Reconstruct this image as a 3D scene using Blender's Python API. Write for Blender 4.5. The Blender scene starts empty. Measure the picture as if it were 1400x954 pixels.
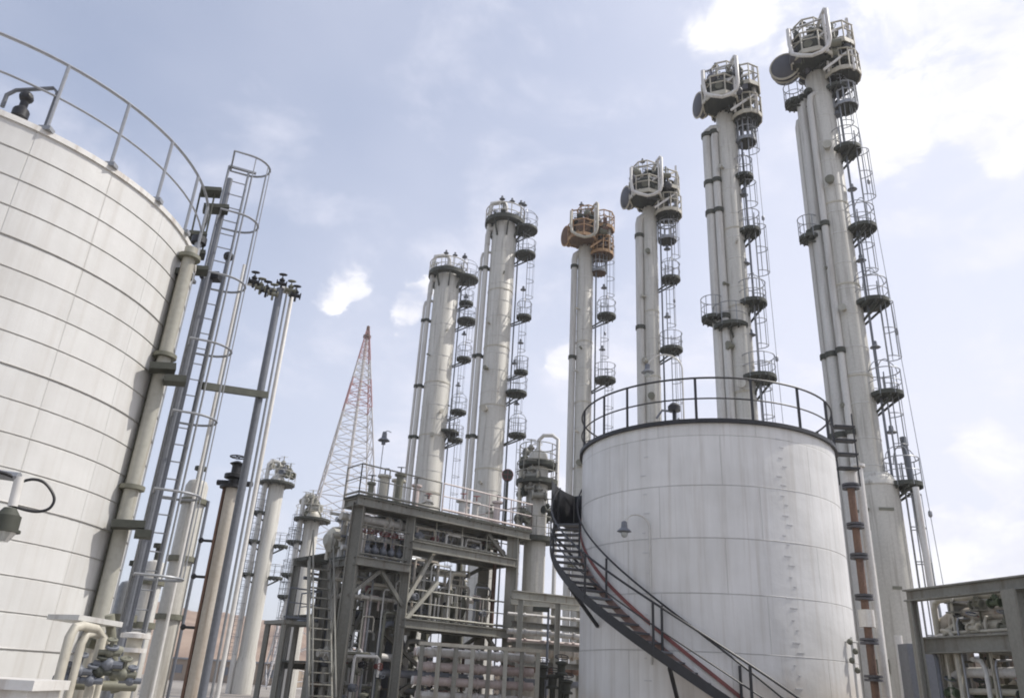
import bpy, math, random
from mathutils import Vector, noise as mnoise
random.seed(7)
PI = math.pi
S = bpy.context.scene
C = S.collection
EYE = 1.6                                    # camera height above the yard

# ------------------------------------------------------------------ camera model (also used to survey the plant)
FPX, PITCH, ROLL = 1065.4, math.radians(23.34), math.radians(3.3)
CF = Vector((0, math.cos(PITCH), math.sin(PITCH)))
_R0 = Vector((1, 0, 0)); _U0 = _R0.cross(CF)
CR = _R0*math.cos(ROLL) + _U0*math.sin(ROLL)
CU = -_R0*math.sin(ROLL) + _U0*math.cos(ROLL)

def ray(x, y):
    d = CF + CR*((x-700)/FPX) + CU*((477-y)/FPX)
    return d/math.hypot(d.x, d.y)
def at(x, y, d):
    """survey point: sight line through photo pixel x,y at horizontal distance d"""
    v = ray(x, y)*d
    return Vector((v.x, v.y, v.z+EYE))
def on_plane(x, y, p0, n):
    r = ray(x, y); t = (p0.x*n.x+p0.y*n.y)/(r.x*n.x+r.y*n.y)
    return Vector((r.x*t, r.y*t, r.z*t+EYE))

# ------------------------------------------------------------------ mesh collector
class MB:
    def __init__(s): s.v = []; s.f = []
    def ringv(s, c, a, b, r, n, r2=None):
        i0 = len(s.v); r2 = r if r2 is None else r2
        for k in range(n):
            t = 2*PI*k/n; s.v.append(c + a*(r*math.cos(t)) + b*(r2*math.sin(t)))
        return list(range(i0, i0+n))
    def bridge(s, A, B):
        n = len(A)
        for k in range(n): s.f.append((A[k], A[(k+1) % n], B[(k+1) % n], B[k]))
    @staticmethod
    def frame(d):
        d = d.normalized()
        up = Vector((0, 0, 1)) if abs(d.z) < .95 else Vector((1, 0, 0))
        a = d.cross(up).normalized(); b = a.cross(d).normalized()
        return a, b
    def tube(s, p, q, r, n=8, r2=None, cap=True):
        p = Vector(p); q = Vector(q)
        a, b = s.frame(q-p)
        A = s.ringv(p, a, b, r, n); B = s.ringv(q, a, b, r if r2 is None else r2, n)
        s.bridge(A, B)
        if cap: s.f.append(tuple(reversed(A))); s.f.append(tuple(B))
        return s
    def path(s, pts, r, n=8, closed=False, cap=True):
        pts = [Vector(p) for p in pts]; m = len(pts); prev = None; a = None; first = None
        for i, p in enumerate(pts):
            if closed: d = pts[(i+1) % m]-pts[i-1]
            else: d = pts[min(i+1, m-1)]-pts[max(i-1, 0)]
            d.normalize()
            if a is None: a, b = s.frame(d)
            else:
                a = (a-d*a.dot(d))
                if a.length < 1e-5: a, b = s.frame(d)
                a.normalize(); b = a.cross(d).normalized()
            A = s.ringv(p, a, b, r, n)
            if prev: s.bridge(prev, A)
            else: first = A
            prev = A
        if closed: s.bridge(prev, first)
        elif cap: s.f.append(tuple(reversed(first))); s.f.append(tuple(prev))
        return s
    def box(s, c, ax, ay, az):
        """box with centre c and half-extent vectors"""
        c = Vector(c); i = len(s.v)
        for sx in (-1, 1):
            for sy in (-1, 1):
                for sz in (-1, 1): s.v.append(c+ax*sx+ay*sy+az*sz)
        for q in ((0, 1, 3, 2), (4, 6, 7, 5), (0, 4, 5, 1), (2, 3, 7, 6), (0, 2, 6, 4), (1, 5, 7, 3)):
            s.f.append(tuple(i+k for k in q))
        return s
    def abox(s, c, sx, sy, sz, e1=Vector((1, 0, 0))):
        e2 = Vector((-e1.y, e1.x, 0))
        return s.box(c, e1*(sx/2), e2*(sy/2), Vector((0, 0, sz/2)))
    def bar(s, p, q, w, h):
        p = Vector(p); q = Vector(q); a, b = s.frame(q-p)
        return s.box((p+q)/2, (q-p)/2, a*(w/2), b*(h/2))
    def ibeam(s, p, q, w, h, t=.03):
        """I section: two flanges and a web"""
        p = Vector(p); q = Vector(q); a, b = s.frame(q-p); m = (p+q)/2; l = (q-p)/2
        s.box(m+b*(h/2-t/2), l, a*(w/2), b*(t/2)); s.box(m-b*(h/2-t/2), l, a*(w/2), b*(t/2))
        s.box(m, l, a*(t/2), b*(h/2-t-.001))
        return s
    def lathe(s, c, prof, n=32, capb=True, capt=True):
        c = Vector(c); X = Vector((1, 0, 0)); Y = Vector((0, 1, 0)); prev = None
        for (r, z) in prof:
            A = s.ringv(c+Vector((0, 0, z)), X, Y, max(r, 1e-4), n)
            if prev: s.bridge(prev, A)
            elif capb: s.f.append(tuple(reversed(A)))
            prev = A
        if capt: s.f.append(tuple(prev))
        return s
    def ring(s, c, R, r, n=48, k=6, a0=0, a1=2*PI):
        c = Vector(c); full = abs(a1-a0-2*PI) < 1e-6
        m = n if full else n+1
        pts = [c+Vector((R*math.cos(a0+(a1-a0)*i/n), R*math.sin(a0+(a1-a0)*i/n), 0)) for i in range(m)]
        return s.path(pts, r, k, closed=full)
    def ball(s, c, r, n=10, m=6, sz=1.):
        prof = [(r*math.sin(PI*i/m), -r*sz*math.cos(PI*i/m)) for i in range(m+1)]
        return s.lathe(c, prof, n)
    def build(s, name, mat, parent=None, smooth=True, loc=None):
        o = None
        base = parent
        while base is not None and base.parent is not None: base = base.parent
        off = Vector(base.location) if base is not None else (Vector(loc) if loc is not None else Vector((0, 0, 0)))
        me = bpy.data.meshes.new(name)
        me.from_pydata([tuple(v-off) for v in s.v], [], s.f); me.update()
        o = bpy.data.objects.new(name, me); C.objects.link(o)
        if parent is not None: o.parent = parent
        else: o.location = off
        me.materials.append(mat)
        if smooth:
            me.shade_smooth(); me.set_sharp_from_angle(angle=math.radians(38))
        return o

def thing(name, label, cat, loc, group=None):
    o = bpy.data.objects.new(name, None); C.objects.link(o); o.location = loc
    o.empty_display_size = .3
    o['label'] = label; o['category'] = cat
    if group: o['group'] = group
    return o
def tag(o, label, cat, group=None):
    o['label'] = label; o['category'] = cat
    if group: o['group'] = group
    return o
def struct(o, kind='structure'): o['kind'] = kind; return o

# ------------------------------------------------------------------ materials
def newmat(name):
    m = bpy.data.materials.new(name); m.use_nodes = True
    return m, m.node_tree.nodes, m.node_tree.links, m.node_tree.nodes['Principled BSDF']
def paint(name, col, col2=None, rough=.55, metal=0., scale=1.5, streak=True, bump=.0, amt=.5, fine=14., runs=None):
    """weathered paint or metal: patchy tone, vertical run marks, fine grain"""
    m, N, L, P = newmat(name)
    col2 = col2 or tuple(c*.72 for c in col)
    tc = N.new('ShaderNodeTexCoord'); mp = N.new('ShaderNodeMapping')
    mp.inputs['Scale'].default_value = (1, 1, .18) if streak else (1, 1, 1)
    L.new(tc.outputs['Object'], mp.inputs['Vector'])
    n1 = N.new('ShaderNodeTexNoise'); n1.inputs['Scale'].default_value = scale; n1.inputs['Detail'].default_value = 5
    n2 = N.new('ShaderNodeTexNoise'); n2.inputs['Scale'].default_value = fine; n2.inputs['Detail'].default_value = 4
    L.new(mp.outputs[0], n1.inputs['Vector']); L.new(tc.outputs['Object'], n2.inputs['Vector'])
    mx = N.new('ShaderNodeMix'); mx.data_type = 'FLOAT'; mx.inputs[0].default_value = .35
    L.new(n1.outputs[0], mx.inputs[2]); L.new(n2.outputs[0], mx.inputs[3])
    rp = N.new('ShaderNodeValToRGB')
    rp.color_ramp.elements[0].position = .5-.18/amt*.5; rp.color_ramp.elements[1].position = .5+.18/amt*.5
    rp.color_ramp.elements[0].color = (*col2, 1); rp.color_ramp.elements[1].color = (*col, 1)
    L.new(mx.outputs[0], rp.inputs[0]); outc = rp.outputs[0]
    if runs:                                                     # rust and grime runs: thin, vertical, sparse
        m2 = N.new('ShaderNodeMapping'); m2.inputs['Scale'].default_value = (5, 5, .22); L.new(tc.outputs['Object'], m2.inputs[0])
        n4 = N.new('ShaderNodeTexNoise'); n4.inputs['Scale'].default_value = 1.3; n4.inputs['Detail'].default_value = 6; n4.inputs['Roughness'].default_value = .6; L.new(m2.outputs[0], n4.inputs['Vector'])
        r2 = N.new('ShaderNodeMapRange'); r2.inputs[1].default_value = .52; r2.inputs[2].default_value = .72; r2.inputs[3].default_value = 0; r2.inputs[4].default_value = .8; L.new(n4.outputs[0], r2.inputs[0])
        m3 = N.new('ShaderNodeMix'); m3.data_type = 'RGBA'; m3.inputs[7].default_value = (*runs, 1); L.new(r2.outputs[0], m3.inputs[0]); L.new(outc, m3.inputs[6]); outc = m3.outputs[2]
    L.new(outc, P.inputs['Base Color'])
    P.inputs['Roughness'].default_value = rough; P.inputs['Metallic'].default_value = metal
    if bump:
        b = N.new('ShaderNodeBump'); b.inputs['Strength'].default_value = bump; b.inputs['Distance'].default_value = .02
        L.new(n2.outputs[0], b.inputs['Height']); L.new(b.outputs[0], P.inputs['Normal'])
    return m

M = {}
M['column'] = paint('column_cladding', (.62, .60, .54), (.44, .425, .375), .5, .0, 1.2, runs=(.25, .225, .185))
M['pale_pipe'] = paint('pale_pipe_cladding', (.66, .65, .61), (.48, .47, .44), .45, runs=(.34, .31, .27))
M['white_steel'] = paint('white_steel', (.74, .73, .70), (.54, .52, .48), .5, runs=(.38, .32, .26))
M['cream'] = paint('cream_steel', (.58, .55, .46), (.38, .35, .28), .55)
M['frame'] = paint('grey_green_frame', (.285, .28, .24), (.17, .165, .14), .6, 0, 1.2, runs=(.15, .12, .09))
M['frame_pale'] = paint('pale_frame', (.46, .45, .39), (.31, .30, .25), .6, 0, 1.2, runs=(.22, .17, .12))
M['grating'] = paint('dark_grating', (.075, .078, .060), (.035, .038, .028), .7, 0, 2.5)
M['dark'] = paint('dark_steel', (.022, .022, .026), (.011, .011, .012), .5)
M['slate'] = paint('slate_steel', (.19, .20, .225), (.11, .12, .135), .5)
M['galv'] = paint('galvanised', (.36, .37, .39), (.23, .24, .25), .42, .3)
M['rust'] = paint('rusty_steel', (.21, .125, .085), (.10, .06, .045), .8, 0, 3, bump=.3)
M['rust_pale'] = paint('rust_stained_paint', (.58, .55, .49), (.43, .38, .31), .7, 0, 2.2, runs=(.24, .15, .09))
M['rust_orange'] = paint('rust_stained_cage', (.52, .36, .21), (.30, .16, .075), .75, 0, 2.5, runs=(.20, .10, .05))
M['red'] = paint('faded_red', (.28, .09, .075), (.15, .05, .045), .6)
M['pinkpipe'] = paint('pinkish_cladding', (.66, .58, .54), (.42, .33, .30), .5)
M['olive'] = paint('olive_pipe', (.22, .215, .165), (.12, .12, .085), .6)
M['drum'] = paint('drum_grey', (.10, .10, .115), (.055, .055, .06), .55)
M['drum_rust'] = paint('drum_brown', (.24, .16, .10), (.11, .07, .045), .7)
M['stair_red'] = paint('stair_primer', (.30, .20, .17), (.16, .10, .09), .65)
M['lattice_red'] = paint('lattice_red', (.47, .27, .26), (.38, .20, .19), .6)
M['lattice_white'] = paint('lattice_white', (.62, .60, .58), (.46, .44, .42), .6)
M['green'] = paint('green_pump', (.12, .16, .09), (.06, .08, .045), .5)
M['concrete'] = paint('concrete', (.36, .35, .32), (.24, .23, .21), .85, 0, 1.0, streak=False, bump=.15)
M['brick'] = paint('tan_wall', (.36, .29, .22), (.26, .20, .15), .85, 0, .3, streak=False)
m, N, L, P = newmat('lamp_glass'); P.inputs['Base Color'].default_value = (.55, .57, .55, 1); P.inputs['Roughness'].default_value = .15
P.inputs['Transmission Weight'].default_value = .4; M['glass'] = m

def tank_mat(name, row, width, off, base, dirty, seam, seam_w, bumpd, stain=None, grime=.3):
    """sheeted tank shell: seams from UV in metres, patch tone per sheet, grime runs"""
    m, N, L, P = newmat(name)
    uv = N.new('ShaderNodeUVMap'); uv.uv_map = 'UVMap'
    br = N.new('ShaderNodeTexBrick'); br.offset = off; br.squash = 1; br.offset_frequency = 2
    br.inputs['Scale'].default_value = 1; br.inputs['Brick Width'].default_value = width; br.inputs['Row Height'].default_value = row
    br.inputs['Mortar Size'].default_value = seam_w; br.inputs['Mortar Smooth'].default_value = .6; br.inputs['Bias'].default_value = 0
    br.inputs['Color1'].default_value = (1, 1, 1, 1); br.inputs['Color2'].default_value = (.93, .93, .93, 1); br.inputs['Mortar'].default_value = (seam, seam, seam*.98, 1)
    nd = N.new('ShaderNodeTexNoise'); nd.inputs['Scale'].default_value = .8; nd.inputs['Detail'].default_value = 3
    L.new(uv.outputs[0], nd.inputs['Vector'])
    ws = N.new('ShaderNodeVectorMath'); ws.operation = 'MULTIPLY_ADD'; ws.inputs[1].default_value = (.03, .03, 0)
    L.new(nd.outputs['Color'], ws.inputs[0]); L.new(uv.outputs[0], ws.inputs[2])
    L.new(ws.outputs[0], br.inputs['Vector'])
    mp = N.new('ShaderNodeMapping'); mp.inputs['Scale'].default_value = (2.2, .22, 1); L.new(uv.outputs[0], mp.inputs[0])
    n1 = N.new('ShaderNodeTexNoise'); n1.inputs['Scale'].default_value = 1.6; n1.inputs['Detail'].default_value = 7; n1.inputs['Roughness'].default_value = .62
    L.new(mp.outputs[0], n1.inputs['Vector'])
    n2 = N.new('ShaderNodeTexNoise'); n2.inputs['Scale'].default_value = .9; n2.inputs['Detail'].default_value = 6
    L.new(uv.outputs[0], n2.inputs['Vector'])
    av = N.new('ShaderNodeMix'); av.data_type = 'FLOAT'; av.inputs[0].default_value = .5
    L.new(n1.outputs[0], av.inputs[2]); L.new(n2.outputs[0], av.inputs[3])
    rp = N.new('ShaderNodeValToRGB'); rp.color_ramp.elements[0].position = .33; rp.color_ramp.elements[1].position = .6
    rp.color_ramp.elements[0].color = (*dirty, 1); rp.color_ramp.elements[1].color = (*base, 1)
    L.new(av.outputs[0], rp.inputs[0])
    mu = N.new('ShaderNodeMix'); mu.data_type = 'RGBA'; mu.blend_type = 'MULTIPLY'; mu.inputs[0].default_value = 1
    L.new(rp.outputs[0], mu.inputs[6]); L.new(br.outputs['Color'], mu.inputs[7])
    out = mu.outputs[2]
    m2 = N.new('ShaderNodeMapping'); m2.inputs['Scale'].default_value = (4.5, .16, 1); L.new(uv.outputs[0], m2.inputs[0])
    n4 = N.new('ShaderNodeTexNoise'); n4.inputs['Scale'].default_value = 1.4; n4.inputs['Detail'].default_value = 8; n4.inputs['Roughness'].default_value = .65; L.new(m2.outputs[0], n4.inputs['Vector'])
    r2 = N.new('ShaderNodeMapRange'); r2.inputs[1].default_value = .50; r2.inputs[2].default_value = .72; r2.inputs[3].default_value = 0; r2.inputs[4].default_value = grime; L.new(n4.outputs[0], r2.inputs[0])
    m3 = N.new('ShaderNodeMix'); m3.data_type = 'RGBA'; m3.inputs[7].default_value = (.42, .38, .32, 1); L.new(r2.outputs[0], m3.inputs[0]); L.new(out, m3.inputs[6]); out = m3.outputs[2]
    if stain:
        # ochre wash marks in the lowest courses, ragged top edge
        sp = N.new('ShaderNodeSeparateXYZ'); L.new(uv.outputs[0], sp.inputs[0])
        n3 = N.new('ShaderNodeTexNoise'); n3.inputs['Scale'].default_value = .55; n3.inputs['Detail'].default_value = 6; L.new(uv.outputs[0], n3.inputs['Vector'])
        ad = N.new('ShaderNodeMath'); ad.operation = 'MULTIPLY_ADD'; ad.inputs[1].default_value = 4.5; L.new(n3.outputs[0], ad.inputs[0])
        ng = N.new('ShaderNodeMath'); ng.operation = 'MULTIPLY'; ng.inputs[1].default_value = -1; L.new(sp.outputs[1], ng.inputs[0]); L.new(ng.outputs[0], ad.inputs[2])
        mr = N.new('ShaderNodeMapRange'); mr.inputs[1].default_value = -.9; mr.inputs[2].default_value = 1.2; mr.inputs[3].default_value = 0; mr.inputs[4].default_value = .75
        L.new(ad.outputs[0], mr.inputs[0])
        mm = N.new('ShaderNodeMix'); mm.data_type = 'RGBA'; mm.blend_type = 'MULTIPLY'; mm.inputs[7].default_value = (*stain, 1)
        L.new(mr.outputs[0], mm.inputs[0]); L.new(out, mm.inputs[6]); out = mm.outputs[2]
    L.new(out, P.inputs['Base Color']); P.inputs['Roughness'].default_value = .42
    bp = N.new('ShaderNodeBump'); bp.inputs['Strength'].default_value = .5; bp.inputs['Distance'].default_value = bumpd
    ba = N.new('ShaderNodeMath'); ba.operation = 'MULTIPLY_ADD'; ba.inputs[1].default_value = 1.4
    L.new(n2.outputs[0], ba.inputs[0]); L.new(br.outputs['Fac'], ba.inputs[2])
    iv = N.new('ShaderNodeMath'); iv.operation = 'MULTIPLY'; iv.inputs[1].default_value = -1; L.new(ba.outputs[0], iv.inputs[0])
    L.new(iv.outputs[0], bp.inputs['Height']); L.new(bp.outputs[0], P.inputs['Normal'])
    return m

M['clad_tank'] = tank_mat('insulated_tank_cladding', .39, 1.05, .0, (.67, .665, .64), (.58, .57, .54), .87, .010, .03, grime=.36)
M['plate_tank'] = tank_mat('painted_plate_tank', 1.22, 2.35, .37, (.755, .745, .72), (.62, .61, .58), .74, .010, .05, stain=(.74, .57, .38), grime=.48)

# ground: oil-stained concrete and gravel
m, N, L, P = newmat('yard_ground')
tc = N.new('ShaderNodeTexCoord'); a = N.new('ShaderNodeTexNoise'); a.inputs['Scale'].default_value = .08; a.inputs['Detail'].default_value = 9
b = N.new('ShaderNodeTexNoise'); b.inputs['Scale'].default_value = 6; b.inputs['Detail'].default_value = 6
L.new(tc.outputs['Object'], a.inputs['Vector']); L.new(tc.outputs['Object'], b.inputs['Vector'])
mx = N.new('ShaderNodeMix'); mx.data_type = 'FLOAT'; mx.inputs[0].default_value = .4; L.new(a.outputs[0], mx.inputs[2]); L.new(b.outputs[0], mx.inputs[3])
rp = N.new('ShaderNodeValToRGB'); rp.color_ramp.elements[0].position = .35; rp.color_ramp.elements[1].position = .65
rp.color_ramp.elements[0].color = (.17, .15, .13, 1); rp.color_ramp.elements[1].color = (.34, .31, .27, 1)
L.new(mx.outputs[0], rp.inputs[0]); L.new(rp.outputs[0], P.inputs['Base Color']); P.inputs['Roughness'].default_value = .9
M['ground'] = m
# desert hill
m, N, L, P = newmat('desert_hill')
tc = N.new('ShaderNodeTexCoord'); mp = N.new('ShaderNodeMapping'); mp.inputs['Scale'].default_value = (1, 1, 3.5); L.new(tc.outputs['Object'], mp.inputs[0])
a = N.new('ShaderNodeTexNoise'); a.inputs['Scale'].default_value = .05; a.inputs['Detail'].default_value = 12; a.inputs['Roughness'].default_value = .65
L.new(mp.outputs[0], a.inputs['Vector'])
rp = N.new('ShaderNodeValToRGB'); rp.color_ramp.elements[0].position = .35; rp.color_ramp.elements[1].position = .65
rp.color_ramp.elements[0].color = (.20, .135, .10, 1); rp.color_ramp.elements[1].color = (.36, .265, .195, 1)
L.new(a.outputs[0], rp.inputs[0]); L.new(rp.outputs[0], P.inputs['Base Color']); P.inputs['Roughness'].default_value = .95
bp = N.new('ShaderNodeBump'); bp.inputs['Strength'].default_value = .8; bp.inputs['Distance'].default_value = 1.5; L.new(a.outputs[0], bp.inputs['Height']); L.new(bp.outputs[0], P.inputs['Normal'])
M['hill'] = m

# ------------------------------------------------------------------ ground and hills
g = MB(); g.v = [Vector(p) for p in ((-3000, -3000, 0), (3000, -3000, 0), (3000, 3000, 0), (-3000, 3000, 0))]; g.f = [(0, 1, 2, 3)]
struct(g.build('ground', M['ground'], smooth=False))
g = MB(); pad = [Vector((-11.5, 3, .004)), Vector((-3.2, 3, .004)), Vector((-3.2, 17, .004)), Vector((-11.5, 17, .004))]
g.v = pad; g.f = [(0, 1, 2, 3)]
struct(g.build('concrete_pad', M['concrete'], smooth=False))
g = MB(); nx, ny = 90, 30
for j in range(ny+1):
    for i in range(nx+1):
        az = math.radians(-52+i*46/nx); d = 175+j*5.5
        u = i/nx; w = j/ny
        prof = min(1, w*2.3)**.8*(1-max(0, w-.75)*1.2)
        side = min(1, (1-u)/.16)**.7*min(1, u/.1)
        x, y = d*math.sin(az), d*math.cos(az)
        h = (20.0-3.5*u+3.5*mnoise.fractal(Vector((x*.022, y*.022, 1)), 1, 2, 6)+1.5*mnoise.noise(Vector((x*.09, y*.09, 3))))*prof*side
        g.v.append(Vector((x, y, max(h, -.5)-.3)))
for j in range(ny):
    for i in range(nx):
        k = j*(nx+1)+i; g.f.append((k, k+1, k+nx+2, k+nx+1))
struct(g.build('hill', M['hill']))

# ------------------------------------------------------------------ shared small builders
def shell_mesh(name, c, R, z0, z1, mat, parent, row, extra=0., n=128, rows=24):
    me = bpy.data.meshes.new(name); v = []; f = []; uvs = []
    off = Vector(parent.location)
    for j in range(rows+1):
        z = z0+(z1-z0)*j/rows
        for i in range(n):
            t = 2*PI*i/n; v.append((c.x+R*math.cos(t)-off.x, c.y+R*math.sin(t)-off.y, z-off.z))
    for j in range(rows):
        for i in range(n):
            f.append((j*n+i, j*n+(i+1) % n, (j+1)*n+(i+1) % n, (j+1)*n+i))
            u0, u1 = 2*PI*i/n*R, 2*PI*(i+1)/n*R
            sh = (extra-z1) % row; a, b = (z1-z0)*j/rows+sh, (z1-z0)*(j+1)/rows+sh
            uvs += [(u0, a), (u1, a), (u1, b), (u0, b)]
    me.from_pydata(v, [], f); uvl = me.uv_layers.new(name='UVMap')
    for k, q in enumerate(uvs): uvl.data[k].uv = q
    me.update(); o = bpy.data.objects.new(name, me); C.objects.link(o); o.parent = parent
    me.materials.append(mat); me.shade_smooth(); return o

def handwheel(mb, c, axis, R=.14):
    a, b = MB.frame(Vector(axis))
    mb.path([Vector(c)+a*R*math.cos(2*PI*i/12)+b*R*math.sin(2*PI*i/12) for i in range(12)], .016, 5, closed=True)
    mb.tube(Vector(c)-a*R, Vector(c)+a*R, .012, 5); mb.tube(Vector(c)-b*R, Vector(c)+b*R, .012, 5)

def round_platform(parent, c, R, z, up=None, rail=1.05, posts=7, thick=.07, toe=.16, hoop=False, mat=None, rmat=None, brk=None, gap=None):
    """small round access platform: dark grating floor with toe plate, brackets and hand rail"""
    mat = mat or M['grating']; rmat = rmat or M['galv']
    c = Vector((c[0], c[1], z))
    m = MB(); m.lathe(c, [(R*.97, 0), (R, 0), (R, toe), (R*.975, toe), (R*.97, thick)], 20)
    for k in range(4):                                           # joists below the grating
        t = -R*.7+k*R*.47; w = math.sqrt(max(.01, R*R-t*t))*.95
        m.bar(c+Vector((t, -w, -.05)), c+Vector((t, w, -.05)), .05, .09)
    if brk is not None:
        b = Vector((brk[0], brk[1], z-R*1.1)); dirv = Vector((c.x-brk[0], c.y-brk[1], 0)).normalized(); pr = Vector((-dirv.y, dirv.x, 0))
        for sg in (-1, 1):
            m.bar(b+pr*sg*.12, c+dirv*R*.45+pr*sg*R*.5-Vector((0, 0, .06)), .06, .08)
    f = m.build('platform', mat, parent)
    h = MB()
    n = 24
    for zz, r in ((rail, .022), (rail*.55, .016)):
        h.ring(c+Vector((0, 0, zz)), R*.97, r, n, 5)
    for k in range(posts):
        t = 2*PI*k/posts+.3; p = c+Vector((R*.97*math.cos(t), R*.97*math.sin(t), 0))
        h.tube(p, p+Vector((0, 0, rail)), .02, 5)
    if hoop:
        for (q) in (0, 1):
            pts = []
            for k in range(9):
                t = PI*k/8; pts.append(c+Vector((R*.9*math.cos(t)*(1-q), R*.9*math.cos(t)*q, rail+R*.85*math.sin(t))))
            h.path(pts, .018, 5)
    h.build('railing', rmat, f)
    return f

def cage_ladder(parent, p0, p1, out, side, w=.42, depth=.7, mat=None, cage_from=2.2, strap=5, step=1.2):
    """ladder from p0 up to p1; out = direction the cage bulges, side = rung direction"""
    mat = mat or M['galv']
    p0 = Vector(p0); p1 = Vector(p1); d = (p1-p0); Lg = d.length; d.normalize()
    m = MB()
    for sg in (-1, 1): m.bar(p0+side*sg*w/2, p1+side*sg*w/2, .055, .03)
    k = .3
    while k < Lg: m.tube(p0+d*k-side*w/2, p0+d*k+side*w/2, .013, 5); k += .3
    la = m.build('ladder', mat, parent)
    cg = MB(); hs = []
    k = cage_from
    while k <= Lg+.01:
        pts = []
        for i in range(9):
            t = PI*i/8; pts.append(p0+d*k-side*math.cos(t)*w*.78+out*math.sin(t)*depth)
        cg.path(pts, .02, 5); hs.append(k); k += step
    if len(hs) > 1:
        for i in range(strap):
            t = PI*(.12+.76*i/(strap-1)); o = -side*math.cos(t)*w*.78+out*math.sin(t)*depth
            cg.bar(p0+d*hs[0]+o, p0+d*hs[-1]+o, .03, .012)
        cg.build('cage', mat, la)
    return la

def lamp_head(m, p, s=1.):
    p = Vector(p)
    m.lathe(p, [(.03*s, .22*s), (.06*s, .2*s), (.07*s, .08*s), (.12*s, .04*s), (.16*s, 0), (.1*s, -.02*s)], 10)
def gooseneck(label, base, top_z, dirv, group, reach=.75):
    base = Vector(base); t = thing('gooseneck_lamp', label, 'lamp', base, group)
    m = MB(); pts = [base, Vector((base.x, base.y, top_z))]
    for i in range(1, 9):
        a = PI*i/8*.95; pts.append(Vector((base.x, base.y, top_z))+dirv*(reach/2)*(1-math.cos(a))+Vector((0, 0, reach*.42*math.sin(a))))
    m.path(pts, .022, 6); m.build('arm', M['pale_pipe'], t)
    e = pts[-1]
    m = MB(); lamp_head(m, e-Vector((0, 0, .2)), 1.1); m.build('lamp_shade', M['slate'], t)
    m = MB(); m.ball(e-Vector((0, 0, .25)), .08, 8, 6, 1.2); m.build('bulb', M['glass'], t)
    return t

def small_valve(m, c, k=1., axis=Vector((1, 0, 0))):
    """flanged body, bonnet, stem and wheel"""
    c = Vector(c); axis = axis.normalized()
    m.tube(c-axis*.22*k, c+axis*.22*k, .085*k, 10)
    for sg in (-1, 1): m.tube(c+axis*.17*k*sg, c+axis*.22*k*sg, .15*k, 12)
    m.tube(c, c+Vector((0, 0, .26*k)), .07*k, 8); m.tube(c+Vector((0, 0, .14*k)), c+Vector((0, 0, .19*k)), .12*k, 10)
    m.tube(c+Vector((0, 0, .26*k)), c+Vector((0, 0, .46*k)), .022*k, 6); handwheel(m, c+Vector((0, 0, .44*k)), (0, -.25, 1), .15*k)

# ------------------------------------------------------------------ the large storage tank on the left
cL = Vector((-8.797, 10.78, 0)); RL = 3.433; ZL = 6.33+EYE
t = thing('storage_tank', 'large white ribbed tank at the left edge with a thin grey guard rail', 'tank', cL)
shell_mesh('shell', cL, RL, 0, ZL, M['clad_tank'], t, .39)
m = MB(); m.lathe(cL, [(RL-.03, ZL-.03), (RL+.03, ZL-.03), (RL+.03, ZL+.05), (RL-.1, ZL+.09), (RL*.5, ZL+.34), (.02, ZL+.45)], 96)
m.build('roof', M['white_steel'], t)
bands = MB(); k = 1
while ZL-.39*k > .1:
    bands.ring(cL+Vector((0, 0, ZL-.39*k)), RL+.004, .007 if k % 4 else .013, 120, 5); k += 1
M['band'] = paint('cladding_band', (.47, .46, .44), (.34, .33, .31), .5, .2, 3, streak=False)
bands.build('cladding_bands', M['band'], t)
gr = MB()
for zz, r in ((1.15, .024), (.6, .016)): gr.ring(cL+Vector((0, 0, ZL+zz)), RL, r, 96, 6)
rail = gr.build('guard_rail', M['galv'], t)
for k in range(24):
    a = math.radians(-75.5+15*k)   # angles measured like the survey (0 = towards the camera)
    a = math.radians(46.8+14.9*k)
    p = cL+Vector((RL*math.sin(a), -RL*math.cos(a), ZL))
    q = MB(); q.tube(p, p+Vector((0, 0, 1.15)), .024, 6); q.abox(p+Vector((0, 0, .06)), .16, .12, .06); q.build('post', M['galv'], rail)
# roof-edge instrument on the tank
a = math.radians(44); p = cL+Vector((RL*math.sin(a)*.97, -RL*math.cos(a)*.97, ZL+.06))
t2 = thing('floodlight', 'small dark floodlight on a bent bracket at the roof edge of the left tank', 'lamp', p)
m = MB(); m.path([p+Vector((.16, .05, 0)), p+Vector((.16, .05, .62)), p+Vector((.1, .03, .68)), p+Vector((-.28, -.1, .5)), p+Vector((-.36, -.12, .4)), p+Vector((-.36, -.12, .2))], .028, 7); m.build('bracket', M['slate'], t2)
m = MB(); m.lathe(p+Vector((-.14, -.06, .06)), [(.05, 0), (.1, .03), (.1, .14), (.05, .2), (.05, .3), (.02, .32)], 10); m.ball(p+Vector((-.14, -.06, .42)), .09, 8, 6); m.build('lamp_body', M['dark'], t2)

# ------------------------------------------------------------------ caged ladder beside the left tank
dl = 14.0
lad_top = at(330, 222, dl); lad_bot = at(212, 800, dl)
az = math.atan2(lad_top.x, lad_top.y); sR = Vector((math.cos(az), -math.sin(az), 0)); bR = Vector((math.sin(az), math.cos(az), 0))
base = Vector((lad_top.x, lad_top.y, 0))
t = thing('caged_ladder', 'tall dark caged ladder rising beside the left tank', 'ladder', base)
m = MB()
m.tube(base-sR*.13, Vector((base.x, base.y, lad_top.z-.45))-sR*.13, .055, 8); m.build('mast_pipe', M['slate'], t)
m = MB()
for s_ in (.18, -.2):
    m.bar(base+sR*s_+bR*.25, Vector((base.x, base.y, lad_top.z))+sR*s_+bR*.25, .05, .03)
k = .3
while k < lad_top.z: m.tube(base-sR*.2+bR*.25+Vector((0, 0, k)), base+sR*.18+bR*.25+Vector((0, 0, k)), .012, 5); k += .3
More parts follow.
